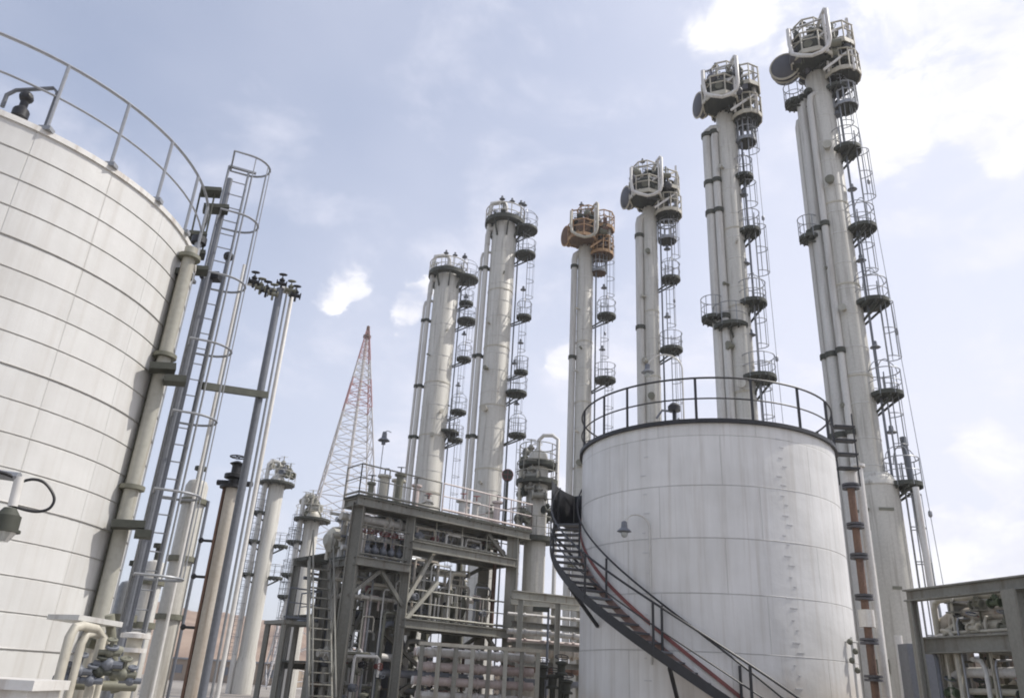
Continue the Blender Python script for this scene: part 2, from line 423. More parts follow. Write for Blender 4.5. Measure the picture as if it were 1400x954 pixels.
m.bar(Vector((base.x, base.y, lad_top.z))-sR*.2+bR*.25, Vector((base.x, base.y, lad_top.z))+sR*.32+bR*.25, .05, .04)
m.build('rungs', M['galv'], t)
cg = MB(); zs = [lad_top.z-.03-1.32*k for k in range(7)]
def hoop_pts(z):
    pts = []
    for i in range(13):
        th = -PI*.5+PI*i/12
        pts.append(Vector((base.x, base.y, z))+sR*(.14+.42*math.cos(th))+bR*(.36*math.sin(th)))
    return pts
for z in zs[:]:
    P_ = hoop_pts(z); c0 = [P_[0]-sR*.30]+P_+[P_[-1]-sR*.30]; cg.path(c0, .022, 5, closed=True)
for i in (1, 4, 6, 8, 11):
    cg.bar(hoop_pts(zs[0])[i], hoop_pts(zs[-1])[i], .028, .012)
cg.build('cage', M['galv'], t)
m = MB()                                                      # landing from roof edge to ladder
for (x0, x1, y, dd) in ((274, 302, 262, 13.6), (278, 312, 285, 13.8), (258, 282, 322, 13.6), (247, 280, 347, 13.5), (258, 284, 369, 13.5)):
    a_, b_ = at(x0, y, dd), at(x1, y+2, dd); m.bar(a_, b_, .30, .07)
for (x, y0, y1) in ((274, 264, 346), (294, 264, 350), (284, 288, 350)):
    m.tube(at(x, y0, 13.6), at(x-(y1-y0)*.22, y1, 13.6), .018, 5)
m.build('landing', M['grating'], t)

# large risers strapped to the side of the left tank
def px_pipe(name, label, x0, y0, d, r, mat, group=None, zb=0., cat='pipe', x1=None, y1=None, d1=None):
    """vertical pipe whose top is surveyed at x0,y0"""
    p = at(x0, y0, d); b = Vector((p.x, p.y, zb))
    t = thing(name, label, cat, b, group)
    m = MB(); m.tube(b, p, r, 14); m.build('pipe', mat, t)
    return t, p, b
t, p, b = px_pipe('riser_pipe', 'pale olive riser pipe strapped against the right side of the left tank', 262, 340, 12.1, .10, M['frame_pale'])
for z in (p.z-.2, p.z-1.9, p.z-3.9, p.z-5.9):
    m = MB(); m.lathe(Vector((b.x, b.y, z)), [(.10, 0), (.17, 0), (.17, .06), (.10, .06)], 16); m.build('flange', M['olive'], t)
for (x0, x1, y) in ((204, 240, 502), (224, 254, 519), (152, 198, 716), (184, 207, 729)):
    m = MB(); m.bar(at(x0, y, 11.9), at(x1, y+2, 11.9), .26, .10); m.build('bracket', M['grating'], t)
t, p, b = px_pipe('riser_pipe', 'olive riser pipe with dark collars beside the pale olive riser', 250, 372, 12.25, .085, M['olive'])
m = MB(); m.lathe(Vector((b.x, b.y, p.z-.1)), [(.08, 0), (.16, 0), (.16, .1), (.04, .14)], 14); m.build('flange', M['grating'], t)
t, p, b = px_pipe('riser_pipe', 'thin silver riser standing between the ribbed tank and the caged ladder', 272, 330, 13.3, .06, M['galv'])
m = MB(); m.lathe(Vector((b.x, b.y, p.z-.05)), [(.06, 0), (.13, 0), (.13, .12), (.05, .16)], 12); m.build('flange', M['dark'], t)
t, p, b = px_pipe('riser_pipe', 'grey conduit just right of the caged ladder, topped by a dark gauge', 312, 352, 14.6, .035, M['slate'])
m = MB(); m.ball(Vector((p.x, p.y, p.z+.02)), .1, 8, 6); m.build('gauge', M['dark'], t)
t, p, b = px_pipe('riser_pipe', 'slim white downpipe right behind the cage of the ladder', 334, 362, 15.4, .03, M['white_steel'])
t, p, b = px_pipe('riser_pipe', 'slate conduit left of the ladder mast, ending below the landing', 290, 372, 14.2, .045, M['slate'])
m = MB(); m.abox(Vector((p.x, p.y, p.z-.1)), .34, .2, .14); m.build('junction_box', M['dark'], t)

# ------------------------------------------------------------------ vent pole with valves, and its white pipe
d0 = 15.6
pt = at(383, 395, d0); pb = Vector((pt.x, pt.y, 0))
t = thing('vent_pole', 'grey steel pole topped with a row of small valves between ladder and far columns', 'pole', pb)
m = MB(); m.tube(pb, pt, .075, 12); m.build('pole', M['slate'], t)
m = MB(); zc = pt.z-.08
L0 = at(338, 388, d0); L1 = at(402, 402, d0)
m.tube(L0, L1, .035, 8); m.build('header', M['pale_pipe'], t)
for k, (x, y) in enumerate(((347, 385), (356, 394), (364, 398), (373, 402), (385, 388), (397, 397), (404, 404))):
    c = at(x, y, d0-.05); v = MB(); small_valve(v, c, .5, L1-L0); v.tube(c-Vector((0, 0, .14)), c, .025, 6); v.build('valve', M['dark'] if k % 2 == 0 else M['olive'], t)
m = MB(); a_, b_ = at(275, 527, 14.3), at(364, 540, d0); m.bar(a_, b_, .11, .13); m.build('cross_arm', M['grating'], t)
pw = at(399, 400, d0+.25); bw = Vector((pw.x, pw.y, 0))
o = MB(); o.path([at(385, 394, d0+.25), at(394, 396, d0+.25), at(399, 404, d0+.25), bw+Vector((0, 0, .0))], .045, 10)
tag(o.build('white_drop_pipe', M['white_steel'], loc=bw), 'long white pipe dropping straight down beside the grey vent pole', 'pipe')
pw = at(392, 402, d0+.4); bw = Vector((pw.x, pw.y, 0))
o = MB(); o.tube(bw, pw, .025, 8); tag(o.build('conduit', M['galv'], loc=bw), 'thin grey conduit squeezed between the vent pole and its white pipe', 'pipe')

# rusty column with valve stack
pt = at(318, 668, 17.5); pb = Vector((pt.x, pt.y, 0))
t = thing('rusty_standpipe', 'rust streaked tan standpipe with a dark valve stack on its head', 'pipe', pb)
m = MB(); m.tube(pb, pt, .135, 16); m.build('standpipe', M['rust_pale'], t)
m = MB(); m.bar(pb-Vector((.16, .04, 0)), pt-Vector((.16, .04, 0)), .06, .05); m.build('side_rail', M['rust'], t)
m = MB(); m.lathe(pt, [(.17, 0), (.27, 0), (.27, .06), (.12, .08), (.12, .2), (.22, .22), (.22, .3), (.1, .34), (.1, .5), (.16, .54), (.05, .6)], 14)
m.tube(pt+Vector((-.35, 0, .12)), pt+Vector((.4, 0, .12)), .06, 8); handwheel(m, pt+Vector((0, -.05, .68)), (0, 0, 1), .16)
m.build('valve', M['dark'], t)
for y in (740, 790, 860):
    m = MB(); z = at(300, y, 17.5).z; m.tube(Vector((pb.x, pb.y, z)), Vector((pb.x-.42, pb.y-.05, z)), .03, 6); m.ball(Vector((pb.x-.42, pb.y-.05, z)), .06, 8, 5); m.build('tapping', M['dark'], t)

# pale columns between ladder and rusty standpipe
def slim_column(label, x, y, d, R, mat, rings=(), cap=True, group='slim pale columns behind the caged ladder'):
    p = at(x, y, d); b = Vector((p.x, p.y, 0))
    t = thing('slim_column', label, 'column', b, group)
    m = MB(); m.lathe(b, [(R*1.15, 0), (R*1.15, .3), (R, .32), (R, p.z-.2*R), (R*.8, p.z+.25*R), (R*.3, p.z+.45*R)], 20); m.build('shell', mat, t)
    m = MB(); m.lathe(Vector((b.x, b.y, p.z)), [(R*.25, 0), (R*.25, .35), (R*.55, .36), (R*.55, .45), (R*.2, .46)], 12); m.build('nozzle', M['grating'], t)
    if rings:
        m = MB()
        for yy in rings:
            z = at(x, yy, d).z; m.lathe(Vector((b.x, b.y, z)), [(R, 0), (R*1.25, 0), (R*1.25, .12), (R, .12)], 20)
        m.build('band', M['olive'], t)
    return t, p, b
t, p, b = slim_column('slim pale column with an olive cap, just left of the rusty standpipe', 270, 662, 21, .27, M['column'], (690, 770, 850))
m = MB(); m.tube(b+Vector((.36, 0, 0)), Vector((b.x+.36, b.y, p.z-.4)), .04, 8); m.build('side_pipe', M['slate'], t)
slim_column('shorter silver column half hidden behind the ladder foot', 212, 772, 19, .22, M['pale_pipe'], (800, 860))
slim_column('squat grey column nearest the left tank foot', 178, 800, 17, .2, M['galv'], (850,))

# manifold by the foot of the left tank
d0 = 9.2
pb = at(110, 900, d0); pb = Vector((pb.x, pb.y, 0))
t = thing('pipe_manifold', 'white looped pipe manifold with dark valves at the foot of the left tank', 'manifold', pb)
for k, (xa, ya, xb) in enumerate(((100, 852, 142), (116, 862, 150))):
    A = at(xa, ya, d0+.15*k); B = at(xb, ya+10, d0+.35+.15*k)
    m = MB(); m.path([Vector((A.x, A.y, 0)), Vector((A.x, A.y, A.z-.12)), Vector((A.x, A.y, A.z-.03))+(B-A).normalized()*.04, A+(B-A).normalized()*.14, B-(B-A).normalized()*.12, Vector((B.x, B.y, B.z-.06)), Vector((B.x, B.y, 0))], .046-.008*k, 12)
    m.build('pipe_loop', M['cream'], t)
m = MB(); m.bar(at(86, 843, d0+.3), at(146, 853, d0+.6), .5, .05); m.build('cover_plate', M['pale_pipe'], t)
for (x, y, s_, mt) in ((90, 928, 1, 'dark'), (107, 917, 1.1, 'dark'), (123, 930, 1, 'dark'), (148, 908, 1.2, 'dark'), (150, 892, .9, 'olive'), (168, 922, 1.1, 'olive'), (178, 930, .9, 'dark'), (136, 918, 1., 'grating')):
    c = at(x, y, d0+.2); s_ *= .8; mt = 'slate' if mt == 'dark' else mt; v = MB(); v.ball(c, .07*s_, 9, 6); v.tube(c-Vector((.14*s_, .03, 0)), c+Vector((.14*s_, .03, 0)), .04*s_, 8); v.tube(c, c+Vector((0, 0, .16*s_)), .02, 6)
    handwheel(v, c+Vector((0, 0, .17*s_)), (.2, -.3, .9), .055*s_); v.build('valve', M[mt], t)
m = MB()
for (x0, y0, x1, y1) in ((95, 935, 185, 938), (120, 878, 165, 890), (150, 840, 158, 945), (130, 905, 180, 914)):
    m.tube(at(x0, y0, d0+.5), at(x1, y1, d0+.7), .05, 10)
m.build('branch_pipe', M['olive'], t)
t, p, b = px_pipe('riser_pipe', 'short pale stub pipe with a white flange beside the manifold', 185, 872, 11.0, .09, M['cream'])
m = MB(); m.lathe(Vector((b.x, b.y, p.z)), [(.09, 0), (.17, 0), (.17, .05), (.03, .07)], 16); m.lathe(Vector((b.x, b.y, p.z-.16)), [(.09, 0), (.16, 0), (.16, .05), (.09, .05)], 16); m.build('flange', M['white_steel'], t)
pl = at(4, 940, 6.5)
o = MB(); o.abox(Vector((pl.x-.3, pl.y, (pl.z)/2)), 1.1, .5, pl.z, Vector((1, .1, 0)).normalized()); o.abox(Vector((pl.x-.3, pl.y, pl.z+.03)), 1.18, .58, .06, Vector((1, .1, 0)).normalized())
tag(o.build('concrete_plinth', M['white_steel'], loc=Vector((pl.x-.3, pl.y, 0))), 'low whitewashed plinth at the bottom left corner in front of the ribbed tank', 'plinth')

# close-up explosion proof lamp hanging from a white bracket, with cable loops
dk = 4.2
pp = at(18, 690, dk); base = Vector((pp.x-.7, pp.y, 0))
t = thing('pole_lamp', 'dark green bulkhead lamp with looping cables on a white stub at the left edge', 'lamp', base)
m = MB(); m.tube(base, Vector((base.x, base.y, pp.z+.22)), .04, 10); m.tube(Vector((base.x, base.y, pp.z+.18)), at(26, 652, dk), .022, 8); m.build('pole', M['galv'], t)
m = MB(); m.tube(at(17, 692, dk), at(27, 652, dk), .021, 10); m.build('stub', M['white_steel'], t)
m = MB(); A_, B_ = at(14, 694, dk), at(2, 738, dk); m.tube(A_, A_.lerp(B_, .25), .025, 12, .05); m.tube(A_.lerp(B_, .25), A_.lerp(B_, .68), .055, 14); m.tube(A_.lerp(B_, .68), A_.lerp(B_, .76), .066, 14); m.build('lamp_body', M['grating'], t)
m = MB(); m.tube(A_.lerp(B_, .76), A_.lerp(B_, 1.05), .05, 12, .025); m.build('lamp_glass', M['glass'], t)
def curve_px(pts, d, sub=6):
    P_ = [at(x, y, d) for x, y in pts]; out = []
    for i in range(len(P_)-1):
        p0, p1, p2, p3 = P_[max(i-1, 0)], P_[i], P_[i+1], P_[min(i+2, len(P_)-1)]
        for k in range(sub):
            u = k/sub; out.append(.5*((2*p1)+(p2-p0)*u+(2*p0-5*p1+4*p2-p3)*u*u+(3*p1-p0-3*p2+p3)*u**3))
    out.append(P_[-1]); return out
m = MB(); m.path(curve_px([(30, 658), (45, 655), (60, 659), (71, 672), (74, 684), (67, 695), (52, 699), (36, 697), (20, 692), (14, 690)], dk), .0072, 6)
m.path(curve_px([(-20, 640), (-5, 644), (10, 648), (24, 655)], dk), .009, 6); m.build('cable', M['dark'], t)

# ------------------------------------------------------------------ the right storage tank with its spiral stair
cT = Vector((5.577, 21.23, 0)); RT = 3.408; ZT = 6.14+EYE
def pol(c, R, deg, z): a = math.radians(deg); return Vector((c.x+R*math.sin(a), c.y-R*math.cos(a), z))
t = thing('storage_tank', 'pale plate tank wrapped by a black spiral stair', 'tank', cT)
shell_mesh('shell', cT, RT, 0, ZT, M['plate_tank'], t, 1.22, .35)
m = MB(); m.lathe(cT, [(RT-.05, ZT+.001), (RT+.01, ZT+.001), (RT*.5, ZT+.3), (.02, ZT+.42)], 96); m.build('roof', M['plate_tank'] if False else M['white_steel'], t)
m = MB(); m.lathe(cT, [(RT+.004, ZT-.06), (RT+.085, ZT-.06), (RT+.085, ZT+.035), (RT+.004, ZT+.035), (RT+.004, ZT-.06)], 96, False, False); m.build('rim_angle', M['dark'], t)
wm = paint('weld_seam', (.56, .56, .56), (.44, .43, .42), .5, 0, 6, streak=False)
for k in range(1, 6): m = MB(); m.ring(cT+Vector((0, 0, ZT-1.22*k-.35)), RT+.001, .0055, 128, 5); m.build('weld_seam', wm, t)
cm_ = paint('cleat', (.58, .58, .58), (.46, .46, .46), .5)
for dg in (-39.5, 16, 17.5):
    for k in range(15):
        z = ZT-.35-.46*k-(.2 if dg > 17 else 0)
        if z > .6:
            cl = MB(); p = pol(cT, RT+.004, dg+.8*math.sin(k*2.1), z); a = math.radians(dg); cl.box(p, Vector((math.cos(a), math.sin(a), 0))*(.06+.03*math.sin(k*3.3)), Vector((math.sin(a), -math.cos(a), 0))*.006, Vector((0, 0, .011))); cl.build('cleat', cm_, t)
gr = MB()
for zz, r in ((1.1, .026), (.56, .02)): gr.ring(cT+Vector((0, 0, ZT+zz)), RT+.03, r, 96, 6)
rail = gr.build('guard_rail', M['dark'], t)
for k in range(16):
    p = pol(cT, RT+.03, -62+22.5*k-(8 if k == 1 else 0), ZT); q = MB(); q.bar(p, p+Vector((0, 0, 1.1)), .055, .055); q.build('post', M['dark'], rail)
# spiral stair
def zst(deg): return EYE+.10-.0445*(deg+15)
W = .82
A0, A1 = 22., -113.
N_ = 70
def stringer(R, h, tck, mat, name, parent, dz=0.):
    m = MB(); prev = None
    for i in range(N_+1):
        dg = A0+(A1-A0)*i/N_; z = zst(dg)+dz
        a = pol(cT, R, dg, z-h/2); b = pol(cT, R+tck, dg, z-h/2); c = pol(cT, R+tck, dg, z+h/2); d = pol(cT, R, dg, z+h/2)
        i0 = len(m.v); m.v += [a, b, c, d]
        cur = [i0, i0+1, i0+2, i0+3]
        if prev:
            m.bridge(prev, cur)
        else: m.f.append(tuple(cur))
        prev = cur
    m.f.append(tuple(reversed(prev)))
    return m.build(name, mat, parent)
m = MB(); tr_empty = None
st = stringer(RT+W, .23, .03, M['dark'], 'staircase', t)
stringer(RT+.05, .20, .03, M['stair_red'], 'stringer', st)
dg = A0-1
ntr = 0
while dg > A1:
    z = zst(dg)+.02; mm = MB(); a = math.radians(dg)
    rad = Vector((math.sin(a), -math.cos(a), 0)); tn = Vector((math.cos(a), math.sin(a), 0))
    mm.box(cT+rad*(RT+.08+(W-.09)/2)+Vector((0, 0, z)), rad*((W-.09)/2), tn*.14, Vector((0, 0, .018))); mm.build('tread', M['drum'] if ntr % 6 else M['slate'], st); ntr += 1
    dg -= 4.35
hr = MB()
for R, hh, r in ((RT+W+.01, 1.0, .026), (RT+W+.01, .52, .017), (RT+.12, 1.0, .024)):
    hr.path([pol(cT, R, A0+(A1-A0)*i/N_, zst(A0+(A1-A0)*i/N_)+hh) for i in range(N_+1)], r, 6)
hr.build('handrail', M['dark'], st)
for dg in (18, -5, -31.5, -57, -83, -111):
    for R in (RT+W+.01, RT+.12):
        p = pol(cT, R, dg-(1 if R < RT+.5 else 0), zst(dg)); q = MB(); q.bar(p, p+Vector((0, 0, 1.0)), .05, .05); q.build('post', M['dark'], st)
for dg in (-5, -27, -66, -104):
    p = pol(cT, RT+W, dg, zst(dg)-.1); q = MB()
    q.bar(pol(cT, RT+.01, dg, zst(dg)-.08), p, .07, .07); q.bar(pol(cT, RT+.01, dg, zst(dg)-.95), p, .07, .07); q.build('bracket', M['dark'], st)
# closed landing at the head of the flight
def arc_plate(d0_, d1_, R0_, R1_, za, zb_, name, mat):
    q = MB(); prev = None
    for k in range(5):
        dg = d0_+(d1_-d0_)*k/4; i0 = len(q.v); q.v += [pol(cT, R0_, dg, za), pol(cT, R1_, dg, za), pol(cT, R1_, dg, zb_), pol(cT, R0_, dg, zb_)]; cur = [i0, i0+1, i0+2, i0+3]
        if prev: q.bridge(prev, cur)
        else: q.f.append(tuple(cur))
        prev = cur
    q.f.append(tuple(reversed(prev))); q.build(name, mat, st, smooth=False)
zl_ = zst(-113)
arc_plate(-114, -127, RT+.06, RT+W, zl_-.08, zl_, 'landing', M['dark'])
arc_plate(-127.2, -127.9, RT+.06, RT+W+.04, zl_-.1, zl_+1.0, 'screen_panel', M['dark'])
arc_plate(-99, -127, RT+W+.035, RT+W+.05, zl_-.05, zl_+1.0, 'screen_panel', M['dark'])
m = MB()
for sg in (-.22, .22): m.bar(pol(cT, RT+.14, -122, zl_)+Vector((sg*.6, -sg*.6, 0)), pol(cT, RT+.14, -122, ZT+.9)+Vector((sg*.6, -sg*.6, 0)), .05, .03)
for k in range(9): m.bar(pol(cT, RT+.14, -122, zl_+.2+.3*k)+Vector((.13, -.13, 0)), pol(cT, RT+.14, -122, zl_+.2+.3*k)-Vector((.13, -.13, 0)), .02, .02)
m.build('top_ladder', M['dark'], st)
# lower kick plate strip seen red along the wall
stringer(RT+.02, .10, .02, M['red'], 'kick_strip', st, .34)
# lamps of the tank
b0 = pol(cT, RT+.03, -37.5, EYE+.6)
r0 = ray(872, 705)
gooseneck('pale gooseneck lamp on a thin conduit on the face of the stair tank', b0, EYE+3.62, (Vector((-1, -.15, 0))).normalized(), 'gooseneck lamps of the stair tank', .62)
b0 = pol(cT, RT*.75, -25, ZT+.1); gooseneck('thin gooseneck lamp standing on the roof of the stair tank behind the rail', b0, ZT+1.75, Vector((-1, .1, 0)), 'gooseneck lamps of the stair tank', .9)
bv = pol(cT, RT*.93, -27, ZT+.05)
t2 = thing('breather_valve', 'small dark breather valve on the roof edge of the stair tank', 'valve', bv)
m = MB(); m.tube(bv, bv+Vector((0, 0, .3)), .05, 8); m.lathe(bv+Vector((0, 0, .3)), [(.05, 0), (.16, .02), (.16, .14), (.08, .22)], 12); m.build('body', M['dark'], t2)
m = MB(); m.path([bv+Vector((.02, 0, .3)), bv+Vector((-.3, 0, .32)), bv+Vector((-.45, 0, .1))], .03, 7); m.build('elbow', M['slate'], t2)

# ------------------------------------------------------------------ the six tall process columns
def tower(label, ax, ay, d, R, tops, pipes, plats, clamps, head, lampname=True, skirt=None, cable=None, mats=None, ladder_s=None, left_plats=(), headk=1.):
    """ax,ay: surveyed column top; pipes: (lateral offset, toward-camera offset, radius); plats: (x,y,radius,hoop)"""
    p = at(ax, ay, d); base = Vector((p.x, p.y, 0)); zt = p.z
    az = math.atan2(p.x, p.y); r = Vector((math.cos(az), -math.sin(az), 0)); b = Vector((math.sin(az), math.cos(az), 0))
    cm = M['column']; rust = head == 'rust'
    t = thing('process_column', label, 'tower', base, 'tall process columns in a row')
    def loc(x, y):
        q = on_plane(x, y, base, b); s = (q-base).dot(r); return s, q.z
    m = MB(); m.lathe(base, [(R*1.25, 0), (R*1.25, 2.2), (R, 2.9), (R, zt), (R*.85, zt+R*.35), (R*.45, zt+R*.55), (.02, zt+R*.6)], 28); m.build('shell', cm, t)
    m = MB(); n = int(zt/4.3)
    for k in range(1, n): m.lathe(base+Vector((0, 0, k*4.3+.5*math.sin(k*7))), [(R, 0), (R+.022, 0), (R+.022, .07), (R, .07)], 28, False, False)
    m.build('stiffener_ring', M['cream'], t)
    k_ = 0; zz_ = 3.4
    while zz_ < zt-.6:
        m = MB(); m.lathe(base+Vector((0, 0, zz_)), [(R+.001, 0), (R+.012, .006), (R+.012, .05), (R+.001, .056)], 28, False, False); m.build('jacket_band', M['pale_pipe'], t); zz_ += 1.25+.2*math.sin(k_*2.3+ax); k_ += 1
    rn_ = random.Random(int(ax)+5)
    for k in range(7):
        zn = 6+(zt-8)*(k+rn_.random()*.7)/7; an = rn_.uniform(-.9, .5); dv = r*math.sin(an)-b*math.cos(an); p0_ = base+Vector((0, 0, zn)); rn = rn_.choice([.05, .07, .1, .13])
        m = MB(); m.tube(p0_+dv*(R-.02), p0_+dv*(R+.2), rn, 12); m.tube(p0_+dv*(R+.2), p0_+dv*(R+.29), rn*1.5, 14); m.build('nozzle', M[rn_.choice(['column', 'cream', 'olive', 'frame_pale'])], t)
    for (s, f, rr, dz) in pipes:
        m = MB(); q = base+r*s-b*f
        m.path([q, q+Vector((0, 0, zt-dz-.5)), q+Vector((0, 0, zt-dz-.15))+(r*.06), q+Vector((0, 0, zt-dz))+r*.25, base+Vector((0, 0, zt-dz+.02))], rr, 12)
        pp_ = m.build('vapour_pipe', M['pale_pipe'], t)
        for (x, y) in clamps:
            _, z = loc(x, y); c = MB(); c.lathe(q+Vector((0, 0, z)), [(rr, 0), (rr+.05, 0), (rr+.05, .22), (rr, .22)], 14, False, False)
            c.bar(q+Vector((0, 0, z+.1)), base+Vector((0, 0, z+.1))+(q-base)*.45, .14, .16); c.build('clamp', M['grating'], pp_)
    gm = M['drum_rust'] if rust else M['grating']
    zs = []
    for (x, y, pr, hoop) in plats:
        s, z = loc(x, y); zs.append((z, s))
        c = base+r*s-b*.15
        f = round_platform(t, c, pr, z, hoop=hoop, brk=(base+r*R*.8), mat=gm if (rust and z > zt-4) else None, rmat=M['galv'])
        lm = MB(); e = Vector((c.x, c.y, z))+r*pr*.9*(-.3)
        lm.tube(e, e+Vector((0, 0, 2.15)), .022, 5); lamp_head(lm, e+Vector((0, 0, 2.1)), 1.3); lm.build('lamp', M['slate'], f)
    for (x, y, pr) in left_plats:
        s, z = loc(x, y); c = base+r*s-b*.1; round_platform(t, c, pr, z, brk=(base-r*R*.5), rmat=M['galv'])
    zs.sort()
    if zs:
        ls = ladder_s if ladder_s is not None else R+.42
        for i in range(len(zs)):
            z0 = zs[i][0]; z1 = (zs[i+1][0]+1.0) if i+1 < len(zs) else zt+.4
            s0 = zs[i][1]*.55+ls*.45 + (.22 if i % 2 else -.1)
            if z1-z0 > 1.5: cage_ladder(t, base+r*s0-b*.1+Vector((0, 0, z0)), base+r*s0-b*.1+Vector((0, 0, z1)), r, b, mat=M['galv'], cage_from=1.6, w=.4, depth=.48)
        m = MB(); z0 = zs[0][0]; m.tube(base+r*(R+.18)-b*.2, base+r*(R+.18)-b*.2+Vector((0, 0, zt-1)), .05, 7); m.build('drain_pipe', M['slate'], t)
        cage_ladder(t, base+r*(zs[0][1])-b*.1+Vector((0, 0, .3)), base+r*zs[0][1]-b*.1+Vector((0, 0, z0+.9)), r, b, mat=M['galv'], cage_from=2.4, w=.4, depth=.5)
    if cable:
        m = MB(); A_ = base+r*cable[0]+Vector((0, 0, zt-1)); B_ = base+r*cable[1]+Vector((0, 0, 1.)); m.tube(A_, B_, .013, 5)
        for k in range(3):
            q = A_.lerp(B_, .2+.27*k); m.lathe(q, [(.03, 0), (.07, .05), (.07, .2), (.03, .25)], 8)
        m.build('stay_cable', M['galv'], t)
    rm = M['rust_orange'] if rust else M['cream']; dk_ = M['rust'] if rust else M['drum']
    o3 = base+Vector((0, 0, zt))
    def P3(s, f, z): return o3+r*s*headk-b*f*headk+Vector((0, 0, z*headk))
    rnd = random.Random(int(ax*7+ay))
    if head in ('crown', 'rust'):
        # octagonal platform with pale toe board, hung on the front of the column head
        def basket(s_, f_, z_, Rp, toe, n, mat_f, mat_r, name='head_platform'):
            c = P3(s_, f_, z_); m = MB(); rot_ = PI/n
            m.lathe(c, [(Rp*.95, 0), (Rp*.95, .06)], n)
            for k in range(5):
                tt = -Rp*.75+k*Rp*.37; w = math.sqrt(Rp*Rp-tt*tt)*.88; m.bar(c+r*tt-b*w-Vector((0, 0, .07)), c+r*tt+b*w-Vector((0, 0, .07)), .06, .12)
            hp = m.build(name, mat_f, t)
            m = MB(); m.lathe(c, [(Rp*.955, -.06), (Rp*1.03, -.06), (Rp*1.03, toe*.6), (Rp*.955, toe*.6), (Rp*.955, -.06)], n, False, False); m.build('toe_board', mat_r, hp)
            m = MB(); corners = [c+Vector((Rp*math.cos(2*PI*k/n), Rp*math.sin(2*PI*k/n), 0)) for k in range(n)]
            for zz, rr in ((.72, .035), (1.15, .045)): m.path([q+Vector((0, 0, zz)) for q in corners], rr, 6, closed=True)
            for q in corners: m.tube(q, q+Vector((0, 0, 1.15)), .035, 6)
            m.build('railing', mat_r, hp)
            return hp
        rr_ = M['rust_orange'] if rust else M['cream']
        v0 = rnd.uniform(-.12, .12); v1 = rnd.uniform(-.15, .15)
        basket(-.2+v0*.5, .85, .15+v0, .95*headk, .30, 8, gm, rr_)
        basket(1.0+v1*.5, .35, 1.0+v1, .80*headk, .30, 8, gm, rr_)
        basket(1.05, .15, -.55+v0, .78*headk, .26, 12, gm, rr_)
        basket(.95+v0, -.05, -1.95+v1, .52*headk, .2, 12, gm, M['galv'])
        basket(.05, -.6, .75, .85*headk, .25, 8, gm, rr_)
        basket(-.1+v1, .25, 1.75+v0, .68*headk, .22, 8, gm, rr_)
        # pale uprights and raking struts tying the cages together
        for (a_, b_, w_) in (((-.95, 1.3, .1), (-.95, 1.2, 2.3), .10), ((.55, 1.5, .1), (.55, 1.35, 2.5), .10), ((-.5, -.3, .4), (-.5, -.3, 2.4), .09), ((1.55, .7, -.6), (1.55, .6, 2.6), .10), ((.5, .9, -.5), (.5, .85, 2.2), .09), ((1.55, -.3, -.5), (1.55, -.3, 2.3), .09),
                             ((-.95, 1.3, .2), (.5, 1.45, 1.3), .11), ((.55, 1.4, 1.2), (1.5, .7, 2.1), .10), ((.3, 1.2, -.6), (1.5, .7, .6), .10), ((-.95, 1.2, 2.2), (.55, 1.35, 2.3), .07), ((-.95, 1.25, 1.3), (.55, 1.4, 1.3), .07)):
            m = MB(); m.bar(P3(*a_), P3(*b_), w_, w_); m.build('strut', M['white_steel'] if not rust or w_ > .095 and a_[0] > .5 else M['rust_orange'], t)
        # short condenser drum at the left, end facing the yard
        A_, B_ = (P3(-1.35, .75, .55), P3(-1.3, .15, .62)) if ax > 1050 else (P3(-1.36, .35, .75), P3(-.95, .15, .8))
        u = (B_-A_).normalized(); m = MB(); m.tube(A_, B_, .64*headk, 24); m.tube(A_-u*.10, A_-u*.02, .5*headk, 20, .62*headk)
        dr = m.build('condenser_drum', dk_, t)
        m = MB(); a_, b_ = MB.frame(u)
        for dd in (.0, .3): m.path([A_+u*dd+a_*.66*headk*math.cos(2*PI*k/24)+b_*.66*headk*math.sin(2*PI*k/24) for k in range(24)], .05, 6, closed=True)
        m.build('rim', rm, dr)
        # second, smaller drum tucked below the right platform
        A_, B_ = P3(.75, .75, .95), P3(.8, -.1, .95); m = MB(); m.tube(A_, B_, .36*headk, 20); u = (B_-A_).normalized(); m.tube(A_-u*.1, A_-u*.01, .26*headk, 20, .36*headk); m.build('condenser_drum', M['grating'] if not rust else M['drum_rust'], t)
        # dark exchanger bundle standing in the front basket
        A_, B_ = P3(-.2, 1.35, .85), P3(-.1, .2, 1.0); m = MB(); m.tube(A_, B_, .52*headk, 22); u = (B_-A_).normalized(); m.tube(A_-u*.14, A_-u*.01, .36*headk, 18, .52*headk)
        ex_ = m.build('exchanger', M['grating'] if not rust else M['drum_rust'], t)
        m = MB(); m.tube(A_-u*.2, A_-u*.14, .2*headk, 12); m.tube(A_+u*.1, A_+u*.16, .6*headk, 22); m.build('flange', M['olive'] if not rust else M['rust'], ex_)
        for (s_, f_, z_, h_) in ((.35, 1.2, .1, 1.5), (-.75, 1.1, .2, 1.1), (.05, .7, .9, 1.2), (1.2, .3, .3, 1.3), (.95, .7, .3, .9)):
            m = MB(); m.tube(P3(s_, f_, z_), P3(s_, f_, z_+h_), .13*headk, 10); m.lathe(P3(s_, f_, z_+h_), [(.13, 0), (.24, 0), (.24, .1), (.08, .13)], 12); m.build('nozzle', M['grating'] if s_ < 1 else M['olive'], t)
